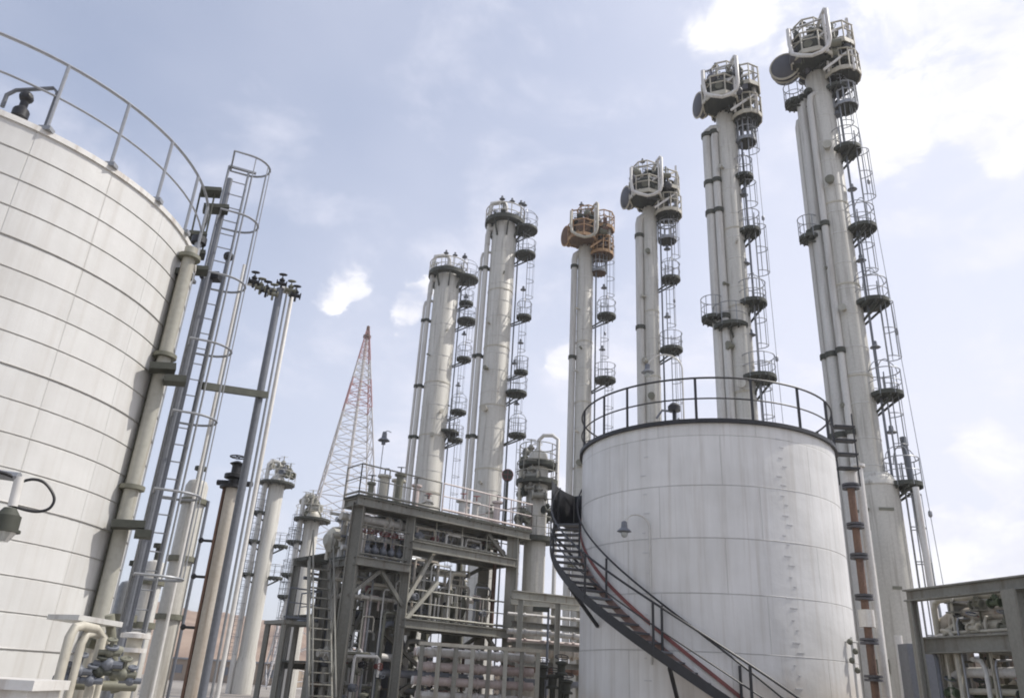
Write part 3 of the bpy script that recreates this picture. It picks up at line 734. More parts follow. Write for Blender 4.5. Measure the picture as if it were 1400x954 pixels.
        # pale vapour loop in front
        m = MB(); m.path([P3(-1.0, 1.6, 1.9), P3(-1.0, 1.7, .9), P3(-.92, 1.82, .2), P3(-.6, 1.95, -.12), P3(-.1, 1.98, -.32), P3(.3, 1.95, -.22), P3(.62, 1.92, .05), P3(.72, 1.88, .5), P3(.72, 1.7, 2.4), P3(.66, 1.6, 2.55), P3(.5, 1.2, 2.6), P3(.2, .4, 2.5), P3(.05, 0, 2.1), P3(0, 0, .5)], .09, 10); m.build('overhead_loop', M['white_steel'] if not rust else M['cream'], t)
        m = MB(); m.path([P3(1.45, .6, .2), P3(1.5, .6, 1.5), P3(1.52, .4, 1.75), P3(1.58, 0, 1.8), P3(1.6, -.4, 1.5), P3(1.6, -.4, .2)], .085, 8); m.build('support_hoop', M['column'], t)
        # dark machinery between: valves, manways, short spools
        for k in range(40):
            s, f, z = rnd.uniform(-.95, 1.4), rnd.uniform(-.6, 1.5), rnd.uniform(.25, 2.3)
            if z > 1.9: s = s*.5+.1; f *= .5
            v = MB(); c0 = P3(s, f, z); kk = rnd.random()
            if kk < .4: v.ball(c0, rnd.uniform(.18, .32), 10, 6)
            elif kk < .75: v.tube(c0-r*rnd.uniform(.15, .3), c0+r*rnd.uniform(.15, .3)+b*.1, rnd.uniform(.12, .22), 10)
            else: v.abox(c0, rnd.uniform(.2, .4), rnd.uniform(.2, .4), rnd.uniform(.2, .45), r)
            v.tube(c0, c0+Vector((0, 0, rnd.uniform(.25, .6))), .05, 6); handwheel(v, c0+Vector((0, 0, .4)), (rnd.uniform(-1, 1), -1, rnd.uniform(-.3, 1)), .17)
            v.build('valve', rnd.choice([dk_, M['grating'], M['olive'], dk_]), t)
        m = MB(); m.tube(P3(.28, .2, .5), P3(.28, .2, 2.2), .17, 10); m.tube(P3(-.5, .1, .5), P3(.25, .2, 2.0), .11, 8); m.tube(P3(-.1, .5, .5), P3(.3, .4, 1.9), .12, 8); m.lathe(P3(.28, .2, 2.2), [(.15, 0), (.26, 0), (.26, .12), (.1, .16)], 12); m.build('vent_stack', dk_, t)
        # lamp mast
        m = MB(); m.tube(P3(-.35, .3, .3), P3(-.35, .3, 3.3), .022, 5); lamp_head(m, P3(-.35, .3, 3.25), 1.1); m.build('lamp', M['slate'], t)
    else:
        Rp = R+.55
        for k, (dx, dz, rr) in enumerate(((0, .1, Rp),)):
            c = P3(dx, 0, dz)
            m = MB(); m.lathe(c, [(R*1.02, 0), (Rp, 0), (Rp, .3), (Rp*.96, .3), (Rp*.96, .06), (R*1.02, .06)], 24, False, False)
            for j in range(8):
                a = 2*PI*j/8+.2; q = Vector((math.cos(a), math.sin(a), 0)); m.bar(base+q*R+Vector((0, 0, zt-1.0)), c+q*Rp*.9, .09, .12)
            hp = m.build('head_platform', M['grating'], t)
            m = MB()
            for zz, r_ in ((1.15, .04), (.6, .03)): m.ring(c+Vector((0, 0, zz)), Rp*.97, r_, 24, 6)
            for j in range(10): a = 2*PI*j/10; q = c+Vector((math.cos(a), math.sin(a), 0))*Rp*.97; m.tube(q, q+Vector((0, 0, 1.15)), .035, 5)
            m.build('railing', M['column'], hp)
        m = MB(); m.lathe(P3(0, 0, R*.55), [(.3, 0), (.3, .5), (.42, .5), (.42, .65), (.1, .72)], 14); m.path([P3(0, 0, R*.5+.6), P3(0, 0, 1.7), P3(-.1, .05, 2.0), P3(-.4, .1, 2.0), P3(-R-.15, .15, 1.8), P3(-R-.25, .15, 1.2), P3(-R-.25, .15, -1.5)], .16, 10); m.build('overhead_loop', M['pale_pipe'], t)
        for k in range(9):
            a = rnd.uniform(0, 2*PI); c0 = P3(math.cos(a)*R*1.05, math.sin(a)*R*1.05, rnd.uniform(.3, .9)); v = MB(); v.ball(c0, rnd.uniform(.14, .24), 8, 6); v.tube(c0, c0+Vector((0, 0, .5)), .05, 6); handwheel(v, c0+Vector((0, 0, .5)), (0, 0, 1), .18)
            v.build('valve', rnd.choice([M['grating'], M['olive'], M['drum']]), t)
        for (s, f) in ((-.3, .5), (.4, .3), (R+.2, .1)):
            m = MB(); m.tube(P3(s, f, .2), P3(s, f, 2.0), .025, 5); lamp_head(m, P3(s, f, 2.0), 1.3); m.build('lamp', M['slate'], t)
    return t, base, zt, r, b, loc

# rightmost and tallest in the picture
t6 = tower('tallest column at far right with a big grey end disc at the left of its head', 1118, 108, 31.4, .56, 0,
      [(-.80, .05, .25, .8), (-.47, .48, .14, 1.2), (-1.12, -.05, .11, 2.)],
      [(1140, 100, .85, False), (1143, 128, .5, False), (1158, 212, .62, False), (1179, 318, .58, True), (1193, 420, .66, True), (1213, 545, .6, True), (1237, 668, .62, True)],
      [(1098, 140), (1125, 318), (1140, 490), (1150, 600)], 'crown', cable=(1.35, 1.95), left_plats=[(1087, 146, .45), (1107, 330, .42)])
t, base, zt, r, b, loc = t6
s0, zsk = loc(1210, 668)
m = MB(); m.lathe(base+r*.12-b*.12, [(.80, 0), (.80, zsk), (.84, zsk), (.84, zsk+.08), (.57, zsk+.5)], 28); sk = m.build('skirt_housing', M['column'], t)
m = MB()
for k, zf in enumerate((.92, .62, .34, .12)):
    for a in (-38, 20):
        an = math.radians(a); q = base+r*.45-b*.6; q = base+r*.12-b*.12; n_ = (r*math.sin(an)-b*math.cos(an)); tn = (r*math.cos(an)+b*math.sin(an))
        m.box(q+n_*.803+Vector((0, 0, zsk*zf-.2)), tn*(.15 if k % 2 else .26), n_*.012, Vector((0, 0, .05 if k < 2 else .22)))
m.build('access_slot', M['olive'], sk)
m = MB(); q = base+r*1.42-b*.8; m.tube(q, q+Vector((0, 0, zsk*.98)), .11, 10); m.tube(base-r*.3-b*1.6, base-r*.3-b*1.6+Vector((0, 0, zsk*.8)), .11, 10); m.tube(base+r*.2-b*1.7, base+r*.2-b*1.7+Vector((0, 0, zsk*.42)), .13, 10); m.build('drain_pipe', M['white_steel'], t)
m = MB(); m.tube(base+r*1.75+b*.3, base+r*1.3+b*.3+Vector((0, 0, zsk+2)), .12, 10); m.build('reflux_pipe', M['slate'], t)

tower('slender pale column second from the right with a white hoop on its head', 992, 160, 32.2, .47, 0,
      [(-.96, .05, .215, .7), (-.60, .22, .18, .9)],
      [(1006, 160, .6, False), (1017, 248, .45, True), (1025, 322, .5, False), (1029, 420, .62, True), (1038, 522, .72, False)],
      [(965, 190), (962, 256), (970, 296), (975, 440)], 'crown', cable=(1.3, 1.5), left_plats=[(975, 440, .5), (1000, 452, .75)], headk=.93)
tower('middle column with a grey crown and green discs, third from the right', 888, 288, 40.2, .42, 0,
      [(-.62, .1, .24, .5)],
      [(911, 294, .58, False), (917, 386, .55, True), (918, 482, .62, False)], [(870, 327), (872, 452)], 'crown', cable=(1.25, 1.4), headk=1.03)
tower('column whose head is rust brown, fourth from the right', 801, 340, 44.4, .50, 0,
      [(-.72, .1, .20, .4)],
      [(825, 345, .68, False), (829, 436, .6, True), (827, 523, .66, False)], [(787, 368), (785, 492)], 'rust', cable=(1.25, 1.4), headk=.98)
tower('stout column with a dark flat collar head and no crown, right one of the stout pair', 690, 312, 46., .83, 0,
      [(-1.12, .1, .17, .2), (-1.42, .0, .09, 2.)],
      [(719, 318, .8, True), (718, 352, .7, False), (716, 437, .5, True), (712, 512, .45, False), (705, 541, .7, False), (707, 598, .55, True)],
      [(663, 370), (660, 490), (655, 600)], 'collar')
tower('stout column with a dark flat collar head, left one of the stout pair', 612, 382, 53.4, .95, 0,
      [(-1.25, .1, .17, .2), (-1.55, .0, .10, 2.)],
      [(637, 385, .95, True), (637, 418, .55, False), (638, 442, .75, False), (634, 494, .55, True), (626, 566, .6, True), (612, 594, .8, False), (622, 604, .55, False)],
      [(575, 440), (570, 530), (568, 600)], 'collar')

# ------------------------------------------------------------------ flare mast, far off
pt = at(503, 452, 110); base = Vector((pt.x, pt.y, 0)); H = pt.z
t = thing('lattice_mast', 'red and white lattice flare mast tapering to a point far behind the pipe structure', 'mast', base)
def hw(z): return .25+ (H-z)*.155
lev = [H]; z = H
while z > 1: z -= max(1.0, hw(z)*.85); lev.append(max(z, 0))
rot = math.radians(18)
def cor(z, k): a = rot+PI/4+PI/2*k; w = hw(z)*1.2; return base+Vector((w*math.cos(a), w*math.sin(a), z))
for i in range(len(lev)-1):
    part = 'lattice_red' if (i < 5 or i in (8, 9, 10)) else 'lattice_white'
    m = MB(); z1, z0 = lev[i], lev[i+1]; th = .075+.003*i
    for k in range(4):
        m.tube(cor(z0, k), cor(z1, k), th, 5); m.tube(cor(z0, k), cor(z0, k+1), th*.5, 4); m.tube(cor(z0, k), cor(z1, k+1), th*.45, 4); m.tube(cor(z0, k+1), cor(z1, k), th*.45, 4)
    m.build('lattice_bay', M[part], t)
m = MB(); m.tube(base, base+Vector((0, 0, H+.5)), .22, 8); m.build('flare_pipe', M['lattice_white'], t)
m = MB(); m.lathe(base+Vector((0, 0, H-1.2)), [(.5, 0), (.6, 0), (.6, .35), (.5, .35)], 10); m.lathe(base+Vector((0, 0, H-.9)), [(.22, 0), (.28, .9), (.24, 1.6), (.1, 1.7)], 8); m.build('tip', M['rust'], t)

# ------------------------------------------------------------------ distant columns at the left
def far_column(label, x, y, d, R, plats, lad_side):
    p = at(x, y, d); base = Vector((p.x, p.y, 0)); az = math.atan2(p.x, p.y); r = Vector((math.cos(az), -math.sin(az), 0)); b = Vector((math.sin(az), math.cos(az), 0))
    t = thing('process_column', label, 'tower', base, 'distant process columns')
    m = MB(); m.lathe(base, [(R*1.2, 0), (R*1.2, 2), (R, 2.6), (R, p.z-1.5), (R*.7, p.z-1.2), (R*.2, p.z-.9)], 20); m.build('shell', M['column'], t)
    m = MB(); m.tube(base-r*(R+.28)-b*.2, base-r*(R+.28)-b*.2+Vector((0, 0, p.z-2)), .2, 8); m.build('vapour_pipe', M['pale_pipe'], t)
    f = round_platform(t, base, R+.8, p.z-1.9, brk=base, rmat=M['column'])
    rnd = random.Random(int(x))
    for k in range(7):
        v = MB(); small_valve(v, base+Vector((rnd.uniform(-1, 1), rnd.uniform(-1, 1), p.z-1.6+rnd.uniform(0, 1.5))), rnd.uniform(1.3, 2.2), Vector((rnd.uniform(-1, 1), rnd.uniform(-1, 1), 0))); v.build('valve', M[rnd.choice(['olive', 'frame_pale', 'slate'])], t)
    v = MB(); v.path([base+Vector((0, 0, p.z-1)), base+Vector((0, 0, p.z-.2)), base-r*.2+Vector((0, 0, p.z)), base-r*(R+.1)+Vector((0, 0, p.z)), base-r*(R+.28)-b*.2+Vector((0, 0, p.z-.3)), base-r*(R+.28)-b*.2+Vector((0, 0, p.z-2))], .17, 8); v.build('overhead_loop', M['pale_pipe'], t)
    for (yy, sd) in plats:
        q = on_plane(x, yy, base, b); round_platform(t, base+r*sd*(R+.45), .6, q.z, brk=base+r*sd*R*.6, rmat=M['galv'])
    cage_ladder(t, base+r*lad_side*(R+.5)+Vector((0, 0, .5)), base+r*lad_side*(R+.5)+Vector((0, 0, p.z-1.5)), -b, r, w=.5, depth=.6, mat=M['slate'])
far_column('far grey column with a cluttered pale head, left of the lattice mast', 384, 632, 66, .62, [(705, -1), (745, -1), (748, 1), (790, -1), (792, 1)], -1)
far_column('far short pale column right beside the lattice mast foot', 432, 678, 60, .55, [(745, -1), (790, -1), (820, -1)], -1)

# ------------------------------------------------------------------ steel process structure in the centre
A_ = at(490, 680, 28.6); B_ = on_plane(716, 728, Vector((A_.x, A_.y, 0)), Vector((0, 1, 0)))
# choose the front line so that the upper deck is level
best = None
for k in range(400):
    d = 28+k*.025; q = at(716, 728, d)
    if best is None or abs(q.z-A_.z) < best[0]: best = (abs(q.z-A_.z), q)
B_ = best[1]; ZD = A_.z
O = Vector((A_.x, A_.y, 0)); e1 = Vector((B_.x-A_.x, B_.y-A_.y, 0)); LEN = e1.length; e1.normalize(); e2 = Vector((-e1.y, e1.x, 0))
if e2.y < 0: e2 = -e2
DEP = 1.8
def fs(x, y, off=0.):
    """survey point on the front plane of the structure, pushed back by off metres"""
    q = on_plane(x, y, O+e2*off, e2); return q
def sz(x, y, off=0.):
    q = fs(x, y, off); return (q-O).dot(e1), q.z
def G(s, f, z): return O+e1*s+e2*f+Vector((0, 0, z))
t = thing('process_structure', 'grey green steel platform structure crowded with pipes in the centre', 'structure', O)
sA, _ = sz(470, 850); sA = .08
sB, _ = sz(553, 800); sC, _ = sz(699, 780)
z2, _z = None, None
_, zd2 = sz(520, 772); _, zd2r = sz(630, 758); _, zd3 = sz(610, 858)
cols = {'a': sA, 'b': sB, 'c': sC}
for s, mat, w in ((sA, 'frame', .42), (sB, 'frame', .32), (sC, 'frame_pale', .46)):
    for f in (0, DEP):
        m = MB(); m.ibeam(G(s, f, 0), G(s, f, ZD-.18 if f == 0 or s > sB-.1 else zd2), w, w, .035); m.build('post', M[mat], t)
for (z, s0, s1, h, w) in ((ZD-.16, -.15, LEN+.1, .32, .2), (zd2, sA, sB, .3, .18), (zd2r, sB, sC, .32, .2), (zd3, sB, sC+.0, .32, .2)):
    for f in (-.0, DEP*.55 if z < ZD-.3 else .7):
        m = MB(); m.ibeam(G(s0, f-.26 if f == 0 else f, z), G(s1, f-.26 if f == 0 else f, z), w, h, .03); m.build('beam', M['frame'], t)
    for s in (s0+.1, (s0+s1)/2, s1-.1):
        m = MB(); m.ibeam(G(s, -.2, z), G(s, (DEP+.2 if z < ZD-.3 else .7), z), w, h*.9, .03); m.build('beam', M['frame'], t)
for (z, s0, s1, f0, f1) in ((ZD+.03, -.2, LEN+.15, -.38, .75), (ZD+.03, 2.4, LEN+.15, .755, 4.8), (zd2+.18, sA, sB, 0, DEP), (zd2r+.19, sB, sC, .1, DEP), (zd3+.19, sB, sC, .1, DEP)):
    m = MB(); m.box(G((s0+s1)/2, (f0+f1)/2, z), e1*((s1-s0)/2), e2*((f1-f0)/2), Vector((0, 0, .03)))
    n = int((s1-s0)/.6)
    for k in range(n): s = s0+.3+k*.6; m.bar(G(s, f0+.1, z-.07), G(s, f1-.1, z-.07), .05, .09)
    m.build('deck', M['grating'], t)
def railing(parent, pts, z, mat, h=1.1, step=1.15):
    m = MB()
    for zz, r_ in ((h, .03), (h*.55, .022)): m.path([p+Vector((0, 0, z+zz)) for p in pts], r_, 6)
    m.path([p+Vector((0, 0, z+.09)) for p in pts], .045, 4)
    for i in range(len(pts)-1):
        n = max(1, int((pts[i+1]-pts[i]).length/step))
        for k in range(n+1): p = pts[i].lerp(pts[i+1], k/n); m.tube(p+Vector((0, 0, z)), p+Vector((0, 0, z+h)), .026, 5)
    return m.build('railing', mat, parent)
railing(t, [G(-.2, .7, 0), G(-.2, -.35, 0), G(LEN*.42, -.35, 0)], ZD+.06, M['frame'])
railing(t, [G(LEN*.42+.1, -.35, 0), G(LEN+.1, -.35, 0), G(LEN+.1, 4.7, 0)], ZD+.06, M['pinkpipe'])
railing(t, [G(sA, 0, 0), G(sB, 0, 0)], zd2+.2, M['frame'])
# knee and cross braces
for (s0, z0, s1, z1, f) in ((sA, zd2-1.2, sA+1.3, zd2-.1, 0), (sB, zd2-1.3, sB-1.1, zd2-.15, 0), (sB, zd3-.1, sB+1.5, zd3+1.6, .05), (sB+.05, zd3+.6, sB+1.2, zd2r-.1, .05), (sC, zd3-1.2, sC-1.1, zd3-.1, 0), (sC, zd2r-.0, sC-1.3, ZD-.3, .1), (sA, .3, sB, zd2-.4, DEP), (sB, .3, sC, zd3, DEP), (sC, .3, sB, zd3, DEP), (sB, zd3, sC, zd2r, DEP), (sA, zd2, sB, ZD-.4, DEP)):
    m = MB(); m.bar(G(s0, f, z0), G(s1, f, z1), .13, .13); m.build('brace', M['frame_pale'] if f == .05 else M['frame'], t)
# access stair on the left side (runs back along the frame)
S0, S1 = G(-1.15, -1.6, .0), G(-.62, 1.1, zd2)
st = MB(); sd = e1*.4
st.bar(S0-sd, S1-sd, .05, .24); st.bar(S0+sd, S1+sd, .05, .24); sc_ = st.build('stair', M['frame'], t)
m = MB()
for k in range(1, 16): p = S0.lerp(S1, k/16); m.box(p, e2*.13, e1*.38, Vector((0, 0, .02)))
m.build('treads', M['frame'], sc_)
m = MB()
for sg in (-1, 1):
    m.tube(S0+sd*sg+Vector((0, 0, 1)), S1+sd*sg+Vector((0, 0, 1)), .03, 6)
    for k in range(5): p = S0.lerp(S1, k/4)+sd*sg; m.tube(p, p+Vector((0, 0, 1)), .025, 5)
m.build('handrail', M['frame'], sc_)
m = MB(); m.box(G(-.62, 1.45, zd2+.0), e1*.5, e2*.35, Vector((0, 0, .05))); ld = m.build('landing', M['grating'], t)
# side platform further left
pS = at(398, 852, 30); bS = Vector((pS.x, pS.y, 0))
t2 = thing('service_platform', 'small low service platform left of the stair of the grey green structure', 'platform', bS)
m = MB(); m.abox(pS, 1.3, 1.6, .12, e1); m.build('deck', M['frame'], t2)
for sx in (-.55, .55):
    for sy in (-.65, .65): m = MB(); p = bS+e1*sx+e2*sy; m.bar(p, p+Vector((0, 0, pS.z-.06)), .16, .16); m.build('post', M['frame'], t2)
railing(t2, [bS-e1*.6-e2*.75, bS+e1*.6-e2*.75, bS+e1*.6+e2*.75], pS.z+.06, M['slate'], 1.05, .6)

# second, lower frame standing behind the first
OB2 = G(2.2, 5.2, 0)
t3 = thing('process_structure', 'darker rear steel frame seen through the bays of the grey green structure', 'structure', OB2)
LB2 = LEN-1.6; ZB2 = ZD-1.4
for s_ in (0, LB2*.33, LB2*.66, LB2):
    for f_ in (0, 3.5): m = MB(); m.ibeam(OB2+e1*s_+e2*f_, OB2+e1*s_+e2*f_+Vector((0, 0, ZB2)), .28, .28); m.build('post', M['frame'], t3)
for z in (1.9, 3.7, ZB2):
    for f_ in (0, 3.5): m = MB(); m.ibeam(OB2+e1*-.3+e2*(f_-.16)+Vector((0, 0, z)), OB2+e1*(LB2+.3)+e2*(f_-.16)+Vector((0, 0, z)), .18, .26); m.build('beam', M['frame'], t3)
    m = MB(); m.box(OB2+e1*LB2/2+e2*1.75+Vector((0, 0, z+.17)), e1*(LB2/2+.2), e2*1.9, Vector((0, 0, .03))); m.build('deck', M['grating'], t3)
for s0, s1 in ((0, .33), (.66, .33), (.66, 1)):
    m = MB(); m.bar(OB2+e1*LB2*s0-e2*.05+Vector((0, 0, 2.1)), OB2+e1*LB2*s1-e2*.05+Vector((0, 0, ZB2-.2)), .11, .11); m.build('brace', M['frame_pale'], t3)

# equipment standing inside the structure
rnd = random.Random(11)
def drum_vessel(label, s, f, z, R, Lg, mat, group):
    c = G(s, f, z); t = thing('horizontal_drum', label, 'vessel', Vector((c.x, c.y, z-R-.3)), group)
    a_, b_ = c-e1*Lg/2, c+e1*Lg/2
    m = MB(); m.tube(a_, b_, R, 20); m.tube(a_-e1*R*.45, a_, R*.45, 20, R*.995); m.tube(b_, b_+e1*R*.45, R*.995, 20, R*.45); m.build('shell', mat, t)
    for k in (-.3, .3): m = MB(); m.box(c+e1*Lg*k-Vector((0, 0, R*.75+.15)), e1*.1, e2*R*.8, Vector((0, 0, R*.25+.15))); m.build('saddle', M['frame'], t)
    for k in (-.25, .1, .35):
        m = MB(); m.tube(c+e1*Lg*k, c+e1*Lg*k+Vector((0, 0, R+.3)), .08, 8); m.lathe(c+e1*Lg*k+Vector((0, 0, R+.28)), [(.08, 0), (.15, 0), (.15, .06), (.05, .07)], 10); m.build('nozzle', M['olive'], t)
drum_vessel('brown-grey drum lying on the upper right floor inside the frame', (sB+sC)/2+.3, 1.7, zd2r+1.0, .5, 2.6, M['column'], 'drums lying inside the frame')
drum_vessel('dark drum lying on the lower right floor inside the frame', (sB+sC)/2+.4, 2.1, zd3+1.0, .48, 2.4, M['olive'], 'drums lying inside the frame')
drum_vessel('grey drum lying on the left floor behind a railing inside the frame', (sA+sB)/2, 2.2, zd2+.95, .45, 1.9, M['frame_pale'], 'drums lying inside the frame')
def pump(label, s, f, z, mat, group):
    c = G(s, f, z); t = thing('pump', label, 'pump', c, group)
    m = MB(); m.abox(c+Vector((0, 0, .1)), 1.1, .5, .2, e1); m.build('base', M['concrete'], t)
    m = MB(); m.tube(c+e1*-.05+Vector((0, 0, .45)), c+e1*.5+Vector((0, 0, .45)), .2, 14); m.build('motor', mat, t)
    m = MB(); m.tube(c-e1*.35-e2*.1+Vector((0, 0, .45)), c-e1*.35+e2*.1+Vector((0, 0, .45)), .26, 16); m.tube(c-e1*.35+Vector((0, 0, .5)), c-e1*.35+Vector((0, 0, 1.1)), .08, 10); m.lathe(c-e1*.35+Vector((0, 0, 1.05)), [(.08, 0), (.15, 0), (.15, .06), (.06, .08)], 12); m.build('casing', M['olive'], t)
for k, (s, f, mt, lb) in enumerate(((sA+.9, -.9, 'green', 'green motor pump on the ground by the left front post'), (sB-.6, .3, 'slate', 'slate motor pump on the ground left of the middle front post'), (sB+1.2, 1.0, 'red', 'red motor pump on the ground right of the middle front post'))):
    pump(lb, s, f, .01, M[mt], 'pumps under the frame')
# upright vessels that fill the depth of the bays
for (s_, f_, R_, zt_, mt, lb) in ((.95, 2.9, .5, zd2-.35, 'olive', 'olive upright vessel behind the left bay of the frame, under the left floor'), (sB+.55, 2.7, .42, zd2r-.5, 'frame_pale', 'pale olive upright vessel just right of the middle front post'), (sB+1.75, 3.1, .5, zd3-.2, 'slate', 'slate upright vessel under the lower right floor of the frame'), (sC-.65, 2.8, .45, zd2r-.4, 'olive', 'olive upright vessel close to the pale right post of the frame'), (sB+1.3, 3.3, .38, ZD-.9, 'frame_pale', 'tall narrow vessel rising through the middle of the right bay')):
    c = G(s_, f_, 0); tv = thing('upright_vessel', lb, 'vessel', c)
    m = MB(); m.lathe(c, [(R_*.8, 0), (R_*.8, .6), (R_, .75), (R_, zt_-.4), (R_*.85, zt_-.18), (R_*.45, zt_-.05), (.02, zt_)], 22); m.build('shell', M[mt], tv)
    zq = 1.2
    while zq < zt_-.6: m = MB(); m.lathe(c+Vector((0, 0, zq)), [(R_+.002, 0), (R_+.03, 0), (R_+.03, .07), (R_+.002, .07)], 22, False, False); m.build('band', M['frame'], tv); zq += 1.1
    for q_ in range(3):
        zq = zt_*(.25+.22*q_); dv = (-e2+e1*rnd.uniform(-.6, .6)).normalized(); m = MB(); p0_ = c+Vector((0, 0, zq)); m.tube(p0_+dv*(R_-.03), p0_+dv*(R_+.22), .08, 10); m.tube(p0_+dv*(R_+.22), p0_+dv*(R_+.3), .14, 12); m.build('nozzle', M['column'], tv)
# arch pipe seen at ground level
x0, z0 = sz(512, 940, .4); x1, z1 = sz(538, 940, .4); _, zt_ = sz(525, 850, .4)
m = MB(); pts = [G(x0, .4, 0), G(x0, .4, zt_-.4)]+[G((x0+x1)/2-(x1-x0)/2*math.cos(PI*k/8), .4, zt_-.4+.38*math.sin(PI*k/8)) for k in range(1, 8)]+[G(x1, .4, zt_-.4), G(x1, .4, 0)]
m.path(pts, .10, 12); tag(m.build('arch_pipe', M['slate'], loc=G(x0, .4, 0)), 'grey pipe bent into an upright arch under the left bay of the frame', 'pipe')
# vertical pipes rising inside
vm = ['pale_pipe', 'olive', 'column', 'frame_pale', 'white_steel', 'slate', 'rust', 'cream', 'galv']
for k in range(74):
    s = rnd.uniform(sA+.2, sC-.2); f = rnd.uniform(.5, 8.)
    if f > 3.2: s = rnd.uniform(2.4, LEN+.4); r_ = rnd.choice([.035, .05, .06, .09, .13])
    left = s < sB
    tops = [zd2-.3, ZD-.4] if left else [zd3-.3, zd2r-.3, ZD-.4]
    i = rnd.randrange(len(tops)); zt_ = tops[i]; zb_ = 0 if i == 0 or rnd.random() < .4 else tops[i-1]+.5
    c = G(s, f, zb_); m = MB(); bend = rnd.choice([-1, 1])*rnd.uniform(.5, 1.3); zt2 = zt_-rnd.uniform(0, .6)
    ex = [G(s, f, zb_), G(s, f, zt2-.25), G(s+.08*bend, f, zt2-.06), G(s+.3*bend, f, zt2), G(s+bend, f, zt2)]
    m.path(ex, r_, 9)
    tt = thing('bent_pipe', 'upright pipe bending sideways under a floor inside the crowded frame', 'pipe', c, 'upright pipes inside the frame')
    m.build('pipe', M[vm[k % len(vm)]], tt)
    m = MB()
    for q in range(rnd.randint(1, 3)):
        z = zb_+(zt2-.4-zb_)*rnd.uniform(.15, .9); m.lathe(G(s, f, z), [(r_, 0), (r_*1.75, 0), (r_*1.75, .05), (r_, .05)], 10, False, False)
    m.build('flange', M['olive'], tt)
    if rnd.random() < .55:
        m = MB(); z = zb_+(zt2-zb_)*rnd.uniform(.25, .7); cc = G(s, f-.02, z); m.ball(cc, r_*1.9+.03, 8, 6); m.tube(cc, cc-e2*.3, .025, 6); handwheel(m, cc-e2*.32, -e2, .13); m.build('valve', M[rnd.choice(['dark', 'red', 'slate', 'grating'])], tt)
# horizontal pipes inside
for k in range(44):
    left = rnd.random() < .4
    s0, s1 = (sA, sB) if left else (sB, sC)
    z = rnd.choice([.6, 1.2, 1.8, zd3-.7, zd3+.5, zd3+1.4, zd2r-.6, zd2r+.5, ZD-.6, ZD-.9]) if not left else rnd.choice([.5, 1.3, 2.3, zd2-.6, zd2-1.1, zd2+.5, zd2+1.0, ZD-.6])
    f = rnd.uniform(.4, 7.5 if not left else DEP); r_ = rnd.choice([.05, .07, .1, .14]); m = MB(); a_ = G(s0-rnd.uniform(-.2, .3), f, z); b_ = G(s1+rnd.uniform(-.3, .3), f, z)
    m.tube(a_, b_, r_, 10)
    for q in range(2): u = rnd.uniform(.1, .9); p = a_.lerp(b_, u); m.tube(p-e1*.04, p+e1*.04, r_*1.7, 10)
    tag(m.build('level_pipe', M[vm[(k*4+1) % len(vm)]], loc=a_), 'level pipe crossing a bay inside the crowded frame', 'pipe', 'level pipes inside the frame')
# small bore lines close to the front of the bays
for k in range(84):
    left = k % 3 == 0
    s0, s1 = (sA+.25, sB-.25) if left else (sB+.25, sC-.25)
    tiers = [(.02, zd2-.3), (zd2+.22, ZD-.4)] if left else [(.02, zd3-.25), (zd3+.22, zd2r-.25), (zd2r+.22, ZD-.4)]
    z0_, z1_ = tiers[k % len(tiers)]; s = rnd.uniform(s0, s1); f = rnd.uniform(.15, 1.6); r_ = rnd.choice([.022, .03, .04, .055])
    za = z0_; zb_ = z0_+(z1_-z0_)*rnd.uniform(.45, 1); dx = rnd.choice([-1, 1])*rnd.uniform(.3, 1.1); dx = max(s0-s-.2, min(s1-s+.2, dx))
    zc_ = zb_-rnd.uniform(.2, .8); m = MB(); pts = [G(s, f, za), G(s, f, zb_-.1), G(s+.03*(1 if dx > 0 else -1), f, zb_-.02), G(s+dx*.9, f, zb_), G(s+dx, f, zb_-.08), G(s+dx, f, max(zc_, za+.1))]
    tt = thing('small_line', 'thin looping pipe close to the front of a bay in the crowded frame', 'pipe', G(s, f, za), 'thin looping pipes in the front bays')
    m.path(pts, r_, 7); m.build('pipe', M[rnd.choice(['white_steel', 'pale_pipe', 'cream', 'galv', 'pinkpipe', 'olive', 'rust_pale'])], tt)
    if k % 2 == 0:
        cc_ = G(s, f-.03, za+(zb_-za)*rnd.uniform(.3, .7)); m = MB(); m.ball(cc_, r_*1.6+.05, 8, 6); m.tube(cc_, cc_-e2*.22, .02, 5); handwheel(m, cc_-e2*.23, -e2, .11); m.build('valve', M[rnd.choice(['red', 'dark', 'slate', 'olive'])], tt)
railing(t, [G(sB, .12, 0), G(sC, .12, 0)], zd2r+.22, M['frame_pale'], 1.0)
railing(t, [G(sB, .12, 0), G(sC, .12, 0)], zd3+.22, M['frame_pale'], 1.0)
# red handwheel valves on the left floor
for k in range(6):
    s = sA+.35+k*(sB-sA-.5)/5; c = G(s, .35, zd2+.22); tt = thing('gate_valve', 'gate valve with a red wheel in the row behind the left floor railing', 'valve', c, 'valves on the left floor')
    m = MB(); m.tube(c, c+Vector((0, 0, .5)), .07, 8); m.ball(c+Vector((0, 0, .3)), .15, 8, 6); m.tube(c+Vector((0, 0, .5)), c+Vector((0, 0, .95)), .025, 6); m.build('body', M['slate'], tt)
    m = MB(); handwheel(m, c+Vector((0, 0, .95)), (.1, -.5, .8), .2); m.build('wheel', M['red'], tt)
